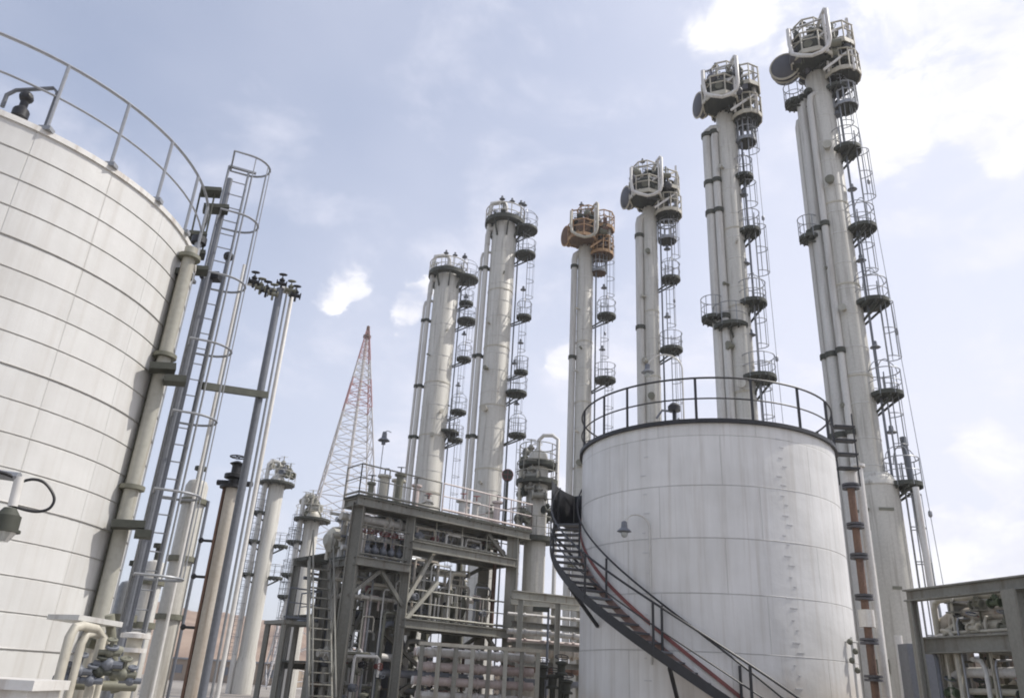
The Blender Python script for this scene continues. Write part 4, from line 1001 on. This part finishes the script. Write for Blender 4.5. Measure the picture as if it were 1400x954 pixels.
# lamp on a stalk at the deck's left end
p = G(1.05, .5, ZD); q = at(541, 592, math.hypot(p.x, p.y)); q = Vector((p.x, p.y, q.z))
tt = thing('deck_lamp', 'single dark lamp on a thin stalk above the left end of the upper deck', 'lamp', p)
m = MB(); m.tube(p+Vector((0, 0, .06)), q, .018, 5); m.path([q, q+Vector((.1, 0, .06)), q+Vector((.25, 0, 0))], .018, 5); m.build('stalk', M['galv'], tt)
m = MB(); lamp_head(m, q+Vector((0, 0, -.35)), 1.5); m.tube(q+Vector((0, 0, -.5)), q, .08, 8); m.build('lamp_shade', M['slate'], tt)
# pipes and a few vessels standing on the upper deck
for k in range(12):
    s = .6+k*(LEN-1)/11; c = G(s, rnd.uniform(0, .6) if s < 2.5 else rnd.uniform(.2, 2.2), ZD+.06); tt = thing('deck_valve', 'squat valve with a short spindle standing on the upper deck', 'valve', c, 'valves on the upper deck')
    m = MB(); h = rnd.uniform(.5, 1.3); r_ = rnd.uniform(.09, .2); m.tube(c, c+Vector((0, 0, h)), r_, 10); m.lathe(c+Vector((0, 0, h)), [(r_, 0), (r_*1.6, 0), (r_*1.6, .08), (r_*.4, .12)], 12); m.build('body', M[rnd.choice(['pale_pipe', 'cream', 'olive', 'pinkpipe'])], tt)
    m = MB(); m.tube(c+Vector((0, 0, h)), c+Vector((0, 0, h+.35)), .025, 5); handwheel(m, c+Vector((0, 0, h+.35)), (0, -.3, 1), .15); m.build('spindle', M[rnd.choice(['red', 'slate', 'dark'])], tt)

# ------------------------------------------------------------------ vertical vessel right of the structure
p = at(736, 622, 34); base = Vector((p.x, p.y, 0)); R = .47
t = thing('process_vessel', 'stubby vertical vessel ringed by platforms between structure and stair tank', 'vessel', base)
m = MB(); m.lathe(base, [(R, 0), (R, p.z-.3), (R*.85, p.z+.05), (R*.4, p.z+.2), (.02, p.z+.22)], 24); m.build('shell', M['column'], t)
for yy, rr in ((640, .85), (664, .95), (742, .9)):
    z = on_plane(736, yy, base, Vector((0, 1, 0))).z
    m = MB(); m.lathe(base+Vector((0, 0, z)), [(R*1.01, 0), (rr, 0), (rr, .2), (rr*.96, .2), (rr*.96, .06), (R*1.01, .06)], 20, False, False); f = m.build('platform', M['grating'], t)
    m = MB()
    for zz in (.55, 1.0): m.ring(base+Vector((0, 0, z+zz)), rr*.97, .022, 20, 5)
    for k in range(8): a = PI*k/4; q = base+Vector((rr*.97*math.cos(a), rr*.97*math.sin(a), z)); m.tube(q, q+Vector((0, 0, 1.0)), .022, 5)
    m.build('railing', M['frame'], f)
for k in range(18):
    a = rnd.uniform(0, 2*PI); c = base+Vector((.72*math.cos(a), .72*math.sin(a), p.z-rnd.uniform(-.3, 3.6))); m = MB(); small_valve(m, c, rnd.uniform(.9, 1.6), Vector((math.sin(a), -math.cos(a), 0))); m.build('valve', M[rnd.choice(['olive', 'grating', 'frame', 'cream'])], t)
m = MB(); m.path([base+Vector((0, 0, p.z+.1)), base+Vector((0, 0, p.z+.7)), base+Vector((.2, -.1, p.z+.9)), base+Vector((.6, -.2, p.z+.9)), base+Vector((.85, -.25, p.z+.7)), base+Vector((.85, -.25, 0))], .09, 9); m.build('vapour_pipe', M['pale_pipe'], t)
m = MB(); m.tube(base+Vector((-.75, -.3, 0)), base+Vector((-.75, -.3, p.z-.8)), .1, 9); m.build('side_pipe', M['cream'], t)
qv = at(694, 650, 33); tt = thing('gate_valve', 'red faced valve on a stand just left of the stubby vessel', 'valve', Vector((qv.x, qv.y, ZD)), None)
m = MB(); m.tube(Vector((qv.x, qv.y, ZD+.06)), qv, .06, 8); m.tube(qv-Vector((0, .12, 0)), qv+Vector((0, .12, 0)), .24, 14); m.build('body', M['grating'], tt)
m = MB(); handwheel(m, qv-Vector((0, .2, 0)), (0, -1, 0), .24); m.build('wheel', M['red'], tt)

# ------------------------------------------------------------------ bank of white pipes at the bottom centre
dB = 25.5
a0 = at(577, 887, dB); b0 = at(735, 905, dB+.9); ex = Vector((b0.x-a0.x, b0.y-a0.y, 0)); LB = ex.length; ex.normalize(); ey = Vector((-ex.y, ex.x, 0)); OB = Vector((a0.x, a0.y, 0))
t = thing('pipe_bank', 'low bank of stacked pale pipes held between grey uprights at the bottom centre', 'pipe rack', OB)
zz = [a0.z-.05-.41*k for k in range(7)]
for k in range(8):
    s = LB*k/7; m = MB(); c = OB+ex*s-ey*.02; m.bar(c, c+Vector((0, 0, a0.z+.12)), .13, .13); m.build('post', M['frame_pale'] if k % 2 else M['frame'], t)
for k, z in enumerate(zz):
    if z < .15: continue
    for row in range(2):
        m = MB(); y_ = .28+row*.5; s0 = -.1+(.15*k % .3); m.tube(OB+ex*s0+ey*y_+Vector((0, 0, z)), OB+ex*(LB-.05)+ey*y_+Vector((0, 0, z)), .125, 14)
        for q in range(5): s = LB*(q+.5)/5; m.tube(OB+ex*(s-.03)+ey*y_+Vector((0, 0, z)), OB+ex*(s+.03)+ey*y_+Vector((0, 0, z)), .165, 14)
        m.build('pipe', M['white_steel'] if (k+row) % 3 == 0 else M['pinkpipe'], t)
m = MB(); m.bar(OB-ex*.1+Vector((0, 0, a0.z+.17)), OB+ex*(LB+.1)+Vector((0, 0, a0.z+.17)), .2, .1); m.build('top_bar', M['cream'], t)

# ------------------------------------------------------------------ pipe rack between structure and stair tank
def px_run(label, x0, y0, x1, y1, d, r_, mat, group, name='rack_pipe'):
    """level pipe through two sight lines: nearer end at d, far end found at the same height"""
    a = at(x0, y0, d); bst = None
    for k in range(800):
        q = at(x1, y1, d*.5+k*d*.0025)
        if bst is None or abs(q.z-a.z) < bst[0]: bst = (abs(q.z-a.z), q)
    b = bst[1]; b.z = a.z
    m = MB(); m.tube(a, b, r_, 12)
    n = 4
    for k in range(n): p = a.lerp(b, (k+.5)/n); u = (b-a).normalized(); m.tube(p-u*.03, p+u*.03, r_*1.35, 12)
    return tag(m.build(name, mat, loc=a), label, 'pipe', group)
dR = 30.
t = thing('pipe_rack', 'pale pipe rack bridging the gap between the steel structure and the stair tank', 'pipe rack', at(700, 940, dR)*1)
t.location.z = 0
a_ = at(700, 812, dR); b_ = at(800, 832, dR+1.5); b_.z = a_.z
for yb in (0, 2.2):
    m = MB(); sh = Vector((0, yb, 0)); m.ibeam(a_+sh, b_+sh, .22, .3); m.build('beam', M['frame_pale'], t)
    for u in (.12, .62, 1.):
        p = a_.lerp(b_, u)+sh; m = MB(); m.ibeam(Vector((p.x, p.y, 0)), p-Vector((0, 0, .16)), .2, .2); m.build('post', M['frame_pale'], t)
for k, yy in enumerate((852, 880, 905)):
    p = at(700, yy, dR+.3); q = Vector((b_.x, b_.y+.3, p.z)); m = MB(); m.ibeam(p, q, .18, .2); m.build('beam', M['frame'], t)
for k, (yy, rr, mt, lb) in enumerate(((838, .06, 'white_steel', 'thin white pipe, highest in the rack beside the stair tank'), (862, .10, 'white_steel', 'white pipe under the second beam of the rack beside the stair tank'), (874, .08, 'pinkpipe', 'pinkish pipe in the middle of the rack beside the stair tank'), (888, .16, 'rust_pale', 'thick tan pipe low in the rack beside the stair tank'), (912, .12, 'rust', 'rust coloured pipe near the bottom of the rack beside the stair tank'), (930, .12, 'slate', 'slate pipe lowest in the rack beside the stair tank'))):
    p = at(694, yy, dR+.9+.25*k); q = Vector((b_.x+.3, b_.y+.9+.25*k, p.z)); m = MB(); m.tube(p, q, rr, 12)
    for j in range(3): c = p.lerp(q, .2+.3*j); u = (q-p).normalized(); m.tube(c-u*.04, c+u*.04, rr*1.4, 12)
    tag(m.build('rack_pipe', M[mt], loc=p), lb, 'pipe', 'pipes on the rack beside the stair tank')
p = at(750, 834, 27.5); b = Vector((p.x, p.y, 0)); t = thing('lamp_post', 'thin dark post with a flat lamp box left of the stair tank', 'lamp', b)
m = MB(); m.tube(b, p, .04, 8); m.build('post', M['slate'], t)
m = MB(); m.abox(p+Vector((-.25, 0, .02)), .55, .3, .14); m.build('lamp_box', M['grating'], t)
for k, (x, y) in enumerate(((742, 905), (756, 918), (768, 900), (775, 925))):
    c = at(x, y, 27.); b = Vector((c.x, c.y, 0)); tt = thing('gate_valve', 'dark ground valve on a stub pipe in front of the rack beside the stair tank', 'valve', b, 'ground valves by the rack')
    m = MB(); m.tube(b, c-Vector((0, 0, .2)), .09, 10); m.lathe(c-Vector((0, 0, .5)), [(.09, 0), (.2, 0), (.2, .06), (.13, .1), (.13, .3), (.2, .34), (.2, .4), (.05, .44)], 12); m.build('body', M['grating'], tt)
    m = MB(); handwheel(m, c+Vector((0, 0, .05)), (0, -.4, 1), .22); m.build('wheel', M['dark'], tt)

# ------------------------------------------------------------------ flanged red pipe right of the stair tank
p = at(1160, 640, 24.5); b = Vector((p.x, p.y, 0))
t = thing('flanged_standpipe', 'red brown standpipe with dark flanges hugging the right side of the stair tank', 'pipe', b)
m = MB(); m.tube(b, p-Vector((0, 0, .2)), .105, 14); m.build('pipe', M['rust'], t)
m = MB()
for yy in (668, 722, 764, 820, 880, 930):
    z = on_plane(1175, yy, b, Vector((math.sin(math.atan2(b.x, b.y)), math.cos(math.atan2(b.x, b.y)), 0))).z
    m = MB(); m.lathe(Vector((b.x, b.y, z)), [(.132, 0), (.24, 0), (.24, .06), (.132, .06), (.132, .09), (.24, .09), (.24, .15), (.132, .15)], 16, False, False); m.build('flange', M['drum'], t)
for (yy, h) in ((652, .4), (845, .45)):
    z = on_plane(1172, yy, b, Vector((.4, .92, 0))).z; m = MB(); m.tube(Vector((b.x, b.y, z-h/2)), Vector((b.x, b.y, z+h/2)), .21, 14); m.build('sleeve', M['white_steel'], t)
m = MB()
for k in range(4): z = p.z-.1+.42*k; c = Vector((b.x-.15, b.y-.3, z)); m.bar(c-Vector((.3, 0, 0)), c+Vector((.3, 0, 0)), .3, .05)
for sx in (-.3, .3): m.tube(Vector((b.x-.15+sx, b.y-.3, p.z-.6)), Vector((b.x-.15+sx, b.y-.3, p.z+1.6)), .022, 5)
m.build('step_ladder', M['dark'], t)
b2 = Vector((b.x+.45, b.y+.35, 0)); z2 = at(1185, 640, 25.2).z
o = MB(); o.tube(b2, b2+Vector((0, 0, z2)), .12, 12); o.lathe(b2+Vector((0, 0, z2)), [(.12, 0), (.2, 0), (.2, .08), (.05, .1)], 12)
tag(o.build('white_standpipe', M['white_steel'], loc=b2), 'white standpipe between the red flanged pipe and the tallest column', 'pipe')
for k, (x, y) in enumerate(((1163, 890), (1170, 905), (1158, 900))):
    pass
c = at(1166, 893, 20.5); b = Vector((c.x, c.y, 0)); tt = thing('level_gauge', 'spindly level gauge with small cocks in front of the red flanged pipe', 'gauge', b)
m = MB(); m.tube(b, c+Vector((0, 0, .35)), .03, 8); m.tube(c+Vector((-.3, 0, .25)), c+Vector((.15, 0, .25)), .025, 6); m.build('stem', M['pale_pipe'], tt)
m = MB()
for k in range(4): m.ball(c+Vector((.05*(-1)**k, -.03, -.35+.2*k)), .07, 8, 5)
m.build('cock', M['olive'], tt)

# ------------------------------------------------------------------ pipe rack at the right edge
dQ = 17.5
c0 = at(1389, 797, dQ); ZR = c0.z
def level_at(x, y, z, dmin=8, dmax=70):
    bst = None
    for k in range(1200):
        q = at(x, y, dmin+(dmax-dmin)*k/1200)
        if bst is None or abs(q.z-z) < bst[0]: bst = (abs(q.z-z), q)
    q = bst[1]; q.z = z; return q
far = level_at(1262, 812, ZR); ax = Vector((far.x-c0.x, far.y-c0.y, 0)); LR = ax.length; ax.normalize(); ay = Vector((-ax.y, ax.x, 0))
if ay.y < 0: ay = -ay
OR = Vector((c0.x, c0.y, 0))
t = thing('pipe_rack', 'grey steel pipe rack at the right edge with one thick front post', 'pipe rack', OR)
def Q(s, f, z): return OR+ax*s+ay*f+Vector((0, 0, z))
for s, w in ((0, .40), (LR*.62, .3), (LR*1.15, .3)):
    for f in (0, 3.2):
        if s > 0 and f == 0 and s < LR: continue
        if s > LR: w = .16
        m = MB(); m.ibeam(Q(s, f, 0), Q(s, f, ZR-.12), w, w, .04); m.build('post', M['frame'], t)
zl = on_plane(1380, 876, OR, ay).z
for f in (0, 3.2):
    m = MB(); m.ibeam(Q(-6, f-.0, ZR), Q(LR*1.2, f, ZR), .22, .24); m.build('beam', M['frame'], t)
    m = MB(); m.ibeam(Q(-6, f+.24, zl), Q(LR*1.2, f+.24, zl), .24, .32); m.build('beam', M['frame'], t)
for s in (0, LR*.3, LR*.62, LR*.9):
    for z in (ZR-.25, zl-.0):
        m = MB(); m.ibeam(Q(s, .38, z), Q(s, 3.1, z), .2, .22); m.build('cross_beam', M['frame'], t)
m = MB(); m.bar(Q(.6, 3.2, zl+.1), Q(LR*.6, 3.2, ZR-.1), .09, .09); m.build('brace', M['frame_pale'], t)
mts = ['rust_pale', 'pinkpipe', 'olive', 'white_steel', 'rust_pale', 'cream', 'galv', 'rust']
lab = {'rust_pale': 'tan', 'pinkpipe': 'pinkish', 'olive': 'olive', 'white_steel': 'white', 'cream': 'cream', 'galv': 'silver', 'rust': 'rust brown'}
def rp(s0, s1, f, z, r_, mt, lb):
    m = MB(); a_ = Q(s0, f, z); b_ = Q(s1, f, z); u = ax; q_ = 3*r_; m.path([a_, b_-ax*q_, b_-ax*q_*.3-Vector((0, 0, q_*.3)), b_-Vector((0, 0, q_)), Vector((b_.x, b_.y, 0))], r_, 12)
    n = int((s1-s0)/2.2)
    for k in range(n): p = Q(s0+(k+.6)*2.2, f, z); m.tube(p-u*.035, p+u*.035, r_*1.32, 14)
    tag(m.build('rack_pipe', M[mt], loc=a_), lb, 'pipe', 'pipes on the rack at the right edge')
for k in range(9):
    rp(-6, LR*(1.0+.02*k), .35+.27*k, zl+.24+.09*((k*4) % 8), .03+.012*(k % 3), ['cream', 'rust_pale', 'galv', 'pinkpipe', 'olive'][k % 5], 'thin pipe on the upper tier of the right rack')
for k, (f, z, r_, mt) in enumerate(((.45, .2, .05, 'white_steel'), (.55, .92, .06, 'cream'), (1.15, .95, .05, 'galv'), (1.3, .3, .08, 'white_steel'), (1.9, .9, .07, 'cream'), (2.4, .75, .09, 'pinkpipe'), (2.9, .95, .06, 'white_steel'))):
    rp(-6, LR*1.15, f, zl+z, r_, mt, 'thin pipe on the upper tier of the right rack')
for k, (f, z, r_, mt) in enumerate(((.5, -.85, .06, 'cream'), (.9, -1.5, .07, 'pinkpipe'), (1.4, -.45, .06, 'white_steel'), (2.2, -.6, .09, 'cream'), (2.6, -1.3, .08, 'pinkpipe'))):
    rp(-6, LR*1.15, f, max(.2, zl+z), r_, mt, 'thin pipe below the lower beam of the right rack')
rp(-6, LR*1.2, .75, zl+.60, .15, 'rust_pale', 'thickest tan pipe lying on the rack at the right edge')
rp(-6, LR*1.1, 1.6, zl+.62, .12, 'pinkpipe', 'pinkish pipe behind the thick tan pipe on the right rack')
rp(-6, LR*1.1, .62, zl+.36, .11, 'cream', 'cream pipe in front of and below the thick tan pipe on the right rack')
rp(-6, LR*1.2, 2.2, zl+.40, .14, 'olive', 'olive pipe at the back of the lower tier of the right rack')
rp(-6, LR*1.2, 2.8, zl+.36, .10, 'white_steel', 'white pipe furthest back on the lower tier of the right rack')
rp(-6, LR*1.1, .6, zl-.5, .10, 'white_steel', 'white pipe hung just under the lower beam of the right rack')
rp(-6, LR*1.1, 1.1, zl-.8, .11, 'olive', 'olive pipe hung under the lower beam of the right rack')
rp(-6, LR*1.2, .7, zl-1.2, .12, 'rust', 'rust brown pipe low under the right rack')
rp(-6, LR*1.2, 1.7, zl-1.0, .13, 'galv', 'silver pipe low at the back under the right rack')
rp(-6, LR*1.2, .9, .55, .10, 'white_steel', 'white pipe close to the ground under the right rack')
rp(-6, LR*1.2, 1.6, .4, .16, 'cream', 'cream pipe resting on sleepers at the bottom of the right rack')
for k in range(44):
    s = -.6+k*(LR*1.1+.6)/44; f = rnd.uniform(.3, 1.4); z = rnd.choice([zl+.55, zl+.3, zl+.75, zl-.5, zl-.9, zl-1.3]); c = Q(s, f, z); tt = thing('gate_valve', 'gate valve with a wheel among the pipes of the right rack', 'valve', c, 'valves on the right rack')
    m = MB(); small_valve(m, c, .6, ax); m.build('body', M[rnd.choice(['olive', 'grating', 'green', 'slate', 'cream'])], tt)
    m = MB(); handwheel(m, c+Vector((0, 0, .27)), (0, -.5, 1), .1); m.build('wheel', M[rnd.choice(['red', 'dark', 'slate'])], tt)
for k, (x, y0) in enumerate(((1302, 860), (1278, 885), (1345, 900))):
    q = on_plane(x, y0, Q(0, .3, 0), ay); b = Vector((q.x, q.y, 0)); m = MB(); m.path([b, b+Vector((0, 0, q.z-.2)), b+Vector((0, .1, q.z-.04)), b+Vector((0, .4, q.z))], .045, 8)
    tag(m.build('drop_pipe', M[['cream', 'slate', 'pale_pipe'][k]], loc=b), ['cream drop pipe standing in front of the thick tan pipe of the right rack', 'slate drop pipe at the far end of the right rack', 'short pale drop pipe near the thick front post of the right rack'][k], 'pipe')
for k in range(12):
    b = Q(.3+k*LR/12, .3+.12*(k % 4), 0); zt_ = [zl+.9, zl-.3, zl+.5][k % 3]; m = MB(); m.path([b, b+Vector((0, 0, zt_-.1)), b+ay*.04+Vector((0, 0, zt_)), b+ay*.4+Vector((0, 0, zt_+.02))], .022+.01*(k % 2), 7)
    tag(m.build('drop_pipe', M[['galv', 'cream', 'olive', 'rust_pale'][k % 4]], loc=b), 'slim upright line along the front of the right rack', 'pipe', 'slim upright lines of the right rack')
q = at(1254, 880, 24); b = Vector((q.x, q.y, 0)); tt = thing('control_panel', 'grey control cabinet at the foot of the tallest column beside the right rack', 'cabinet', b)
m = MB(); m.abox(b+Vector((0, 0, q.z*.62)), .8, .5, q.z*.75); m.build('cabinet', M['slate'], tt)
for sx in (-.32, .32): m = MB(); m.bar(b+Vector((sx, 0, 0)), b+Vector((sx, 0, q.z*.25)), .07, .07); m.build('leg', M['frame'], tt)
# low far buildings behind the racks
def shed(label, x0, x1, y, d, mat):
    a_ = at(x0, y, d); b_ = at(x1, y, d); w = (b_-a_).length; c = (a_+b_)/2; h = max(2.5, a_.z)
    t = thing('far_shed', label, 'building', Vector((c.x, c.y, 0)), 'low sheds far behind')
    m = MB(); m.abox(Vector((c.x, c.y, h/2)), w, 8, h); m.build('wall', mat, t)
    m = MB(); m.abox(Vector((c.x, c.y, h+.1)), w+.6, 8.6, .2); m.build('roof', M['galv'], t)
    m = MB()
    for k in range(int(w/3)): m = MB(); m.abox(Vector((c.x-w/2+1.5+k*3, c.y-4.02, h*.55)), 1.2, .06, 1.0); m.build('window', M['slate'], t)
shed('pale shed far behind the rack at the right edge', 1290, 1500, 905, 75, M['brick'])
shed('tan shed far behind the gap between structure and stair tank', 640, 830, 915, 80, M['brick'])
shed('long tan shed at the foot of the desert hill', 240, 420, 900, 120, M['brick'])

# ------------------------------------------------------------------ sky, sun, camera
SUN_AZ, SUN_EL = math.radians(82), math.radians(52)
w = bpy.data.worlds.new('World'); S.world = w; w.use_nodes = True
N = w.node_tree.nodes; L = w.node_tree.links; bg = N['Background']; bg.inputs['Strength'].default_value = .12
sky = N.new('ShaderNodeTexSky'); sky.sky_type = 'NISHITA'; sky.sun_disc = False; sky.sun_elevation = SUN_EL; sky.sun_rotation = SUN_AZ
sky.air_density = 1.0; sky.dust_density = 2.0; sky.ozone_density = 2.5
tc = N.new('ShaderNodeTexCoord')
def mth(op, a, b=None, c=None):
    n = N.new('ShaderNodeMath'); n.operation = op
    for i, v in enumerate((a, b, c)):
        if v is None: continue
        if isinstance(v, (int, float)): n.inputs[i].default_value = v
        else: L.new(v, n.inputs[i])
    return n.outputs[0]
def rng(v, a, b, c, d, smooth=True):
    n = N.new('ShaderNodeMapRange'); n.interpolation_type = 'SMOOTHSTEP' if smooth else 'LINEAR'
    for i, q in enumerate((a, b, c, d)): n.inputs[i+1].default_value = q
    L.new(v, n.inputs[0]); return n.outputs[0]
mp = N.new('ShaderNodeMapping'); mp.inputs['Scale'].default_value = (1, 1, 1.6); L.new(tc.outputs['Generated'], mp.inputs[0])
n1 = N.new('ShaderNodeTexNoise'); n1.inputs['Scale'].default_value = 5.5; n1.inputs['Detail'].default_value = 9; n1.inputs['Roughness'].default_value = .58; n1.inputs['Distortion'].default_value = .25
L.new(mp.outputs[0], n1.inputs['Vector'])
n2 = N.new('ShaderNodeTexNoise'); n2.inputs['Scale'].default_value = 1.6; n2.inputs['Detail'].default_value = 4; L.new(mp.outputs[0], n2.inputs['Vector'])
nw = N.new('ShaderNodeTexNoise'); nw.inputs['Scale'].default_value = 9; nw.inputs['Detail'].default_value = 8; nw.inputs['Roughness'].default_value = .62; L.new(mp.outputs[0], nw.inputs['Vector'])
ws_ = N.new('ShaderNodeVectorMath'); ws_.operation = 'SUBTRACT'; ws_.inputs[1].default_value = (.5, .5, .5); L.new(nw.outputs['Color'], ws_.inputs[0])
wm_ = N.new('ShaderNodeVectorMath'); wm_.operation = 'MULTIPLY_ADD'; wm_.inputs[1].default_value = (.10, .10, .10); L.new(ws_.outputs[0], wm_.inputs[0]); L.new(tc.outputs['Generated'], wm_.inputs[2]); wn_ = N.new('ShaderNodeVectorMath'); wn_.operation = 'NORMALIZE'; L.new(wm_.outputs[0], wn_.inputs[0]); wv = wn_.outputs[0]
# cumulus patches where the photograph has them: centre direction, angular radius, strength
fac = None
for (x, y, rad, st_) in ((1000, 25, 3.2, .65), (1160, 40, 4.6, .85), (1195, 165, 3.6, .75), (1260, 10, 3.8, .7), (1385, 145, 3.6, .8), (1340, 75, 3, .6), (456, 396, 1.3, .62), (478, 386, 1.2, .6), (552, 428, 1.35, 1.0), (568, 404, 1.35, 1.0), (1350, 628, 2.6, .6), (775, 480, 1.6, .45), (760, 780, 6, .5), (1370, 770, 6, .45)):
    d = ray(x, y).normalized(); dp = N.new('ShaderNodeVectorMath'); dp.operation = 'DOT_PRODUCT'; dp.inputs[1].default_value = d
    L.new(wv, dp.inputs[0])
    v = rng(dp.outputs['Value'], math.cos(math.radians(rad*1.45)), math.cos(math.radians(rad*.1)), 0, st_*.8)
    fac = v if fac is None else mth('MAXIMUM', fac, v)
n3 = N.new('ShaderNodeTexNoise'); n3.inputs['Scale'].default_value = 11; n3.inputs['Detail'].default_value = 10; n3.inputs['Roughness'].default_value = .6; n3.inputs['Distortion'].default_value = .4
L.new(mp.outputs[0], n3.inputs['Vector'])
nm = mth('ADD', mth('MULTIPLY', n1.outputs[0], .55), mth('MULTIPLY', n3.outputs[0], .45))
cl_ = mth('ADD', mth('MULTIPLY', mth('SUBTRACT', nm, .47), 5.0), fac)
cum = mth('MULTIPLY', rng(cl_, .05, 1.35, 0, .95), rng(fac, .02, .35, 0, 1))
wisp = rng(n1.outputs[0], .48, .74, 0, .3)
sep = N.new('ShaderNodeSeparateXYZ'); L.new(tc.outputs['Generated'], sep.inputs[0])
veil = mth('ADD', rng(n2.outputs[0], .3, .7, .40, .60), rng(sep.outputs[2], .65, .05, 0, .25))   # thin high veil, thicker near the horizon
veil = mth('ADD', veil, rng(sep.outputs[0], -.5, .5, -.16, .16))
tot = mth('MINIMUM', mth('ADD', mth('ADD', veil, wisp), cum), 1.)
VEIL = (5.65, 5.72, 6.45); CUM = (6.9, 6.9, 7.0)
shade = rng(n3.outputs[0], .35, .6, .86, 1.04)
cc = N.new('ShaderNodeVectorMath'); cc.operation = 'SCALE'; cc.inputs[0].default_value = CUM; L.new(shade, cc.inputs['Scale'])
mixc = N.new('ShaderNodeMix'); mixc.data_type = 'RGBA'; L.new(cum, mixc.inputs[0]); mixc.inputs[6].default_value = (*VEIL, 1); L.new(cc.outputs[0], mixc.inputs[7])
mx = N.new('ShaderNodeMix'); mx.data_type = 'RGBA'; L.new(tot, mx.inputs[0]); L.new(sky.outputs[0], mx.inputs[6]); L.new(mixc.outputs[2], mx.inputs[7])
L.new(mx.outputs[2], bg.inputs['Color'])

su = bpy.data.lights.new('sun', 'SUN'); su.energy = 2.8; su.angle = math.radians(.8); su.color = (1, .955, .89)
so = bpy.data.objects.new('sun', su); C.objects.link(so)
sd_ = Vector((math.sin(SUN_AZ)*math.cos(SUN_EL), math.cos(SUN_AZ)*math.cos(SUN_EL), math.sin(SUN_EL)))
so.rotation_euler = (-sd_).to_track_quat('-Z', 'Y').to_euler(); so.location = sd_*60

# dusty air between the near plant and the hills
hz = MB(); hz.v = [Vector((x, y, z)) for x in (-260, 260) for y in (-40, 345) for z in (-1.3, 60)]
hz.f = [(0, 1, 3, 2), (4, 6, 7, 5), (0, 4, 5, 1), (2, 3, 7, 6), (0, 2, 6, 4), (1, 5, 7, 3)]
hm = bpy.data.materials.new('dusty_air'); hm.use_nodes = True; hn = hm.node_tree.nodes; hn.remove(hn['Principled BSDF'])
pv = hn.new('ShaderNodeVolumePrincipled'); pv.inputs['Color'].default_value = (.9, .92, .96, 1); pv.inputs['Density'].default_value = .0007; pv.inputs['Anisotropy'].default_value = .3
hm.node_tree.links.new(pv.outputs[0], hn['Material Output'].inputs['Volume'])
struct(hz.build('haze', hm, smooth=False), 'stuff')

cam = bpy.data.cameras.new('camera'); cam.sensor_width = 36; cam.lens = FPX/1400*36; cam.clip_end = 6000; cam.clip_start = .05
co = bpy.data.objects.new('camera', cam); C.objects.link(co); co.location = (0, 0, EYE)
from mathutils import Matrix
co.matrix_world = Matrix(((CR.x, CU.x, -CF.x, 0), (CR.y, CU.y, -CF.y, 0), (CR.z, CU.z, -CF.z, EYE), (0, 0, 0, 1)))
S.camera = co
S.view_settings.view_transform = 'Standard'; S.view_settings.look = 'None'; S.view_settings.gamma = 1; S.view_settings.exposure = .45
S.view_settings.use_curve_mapping = False
S.cycles.filter_width = 1.9
S.cycles.max_bounces = 6
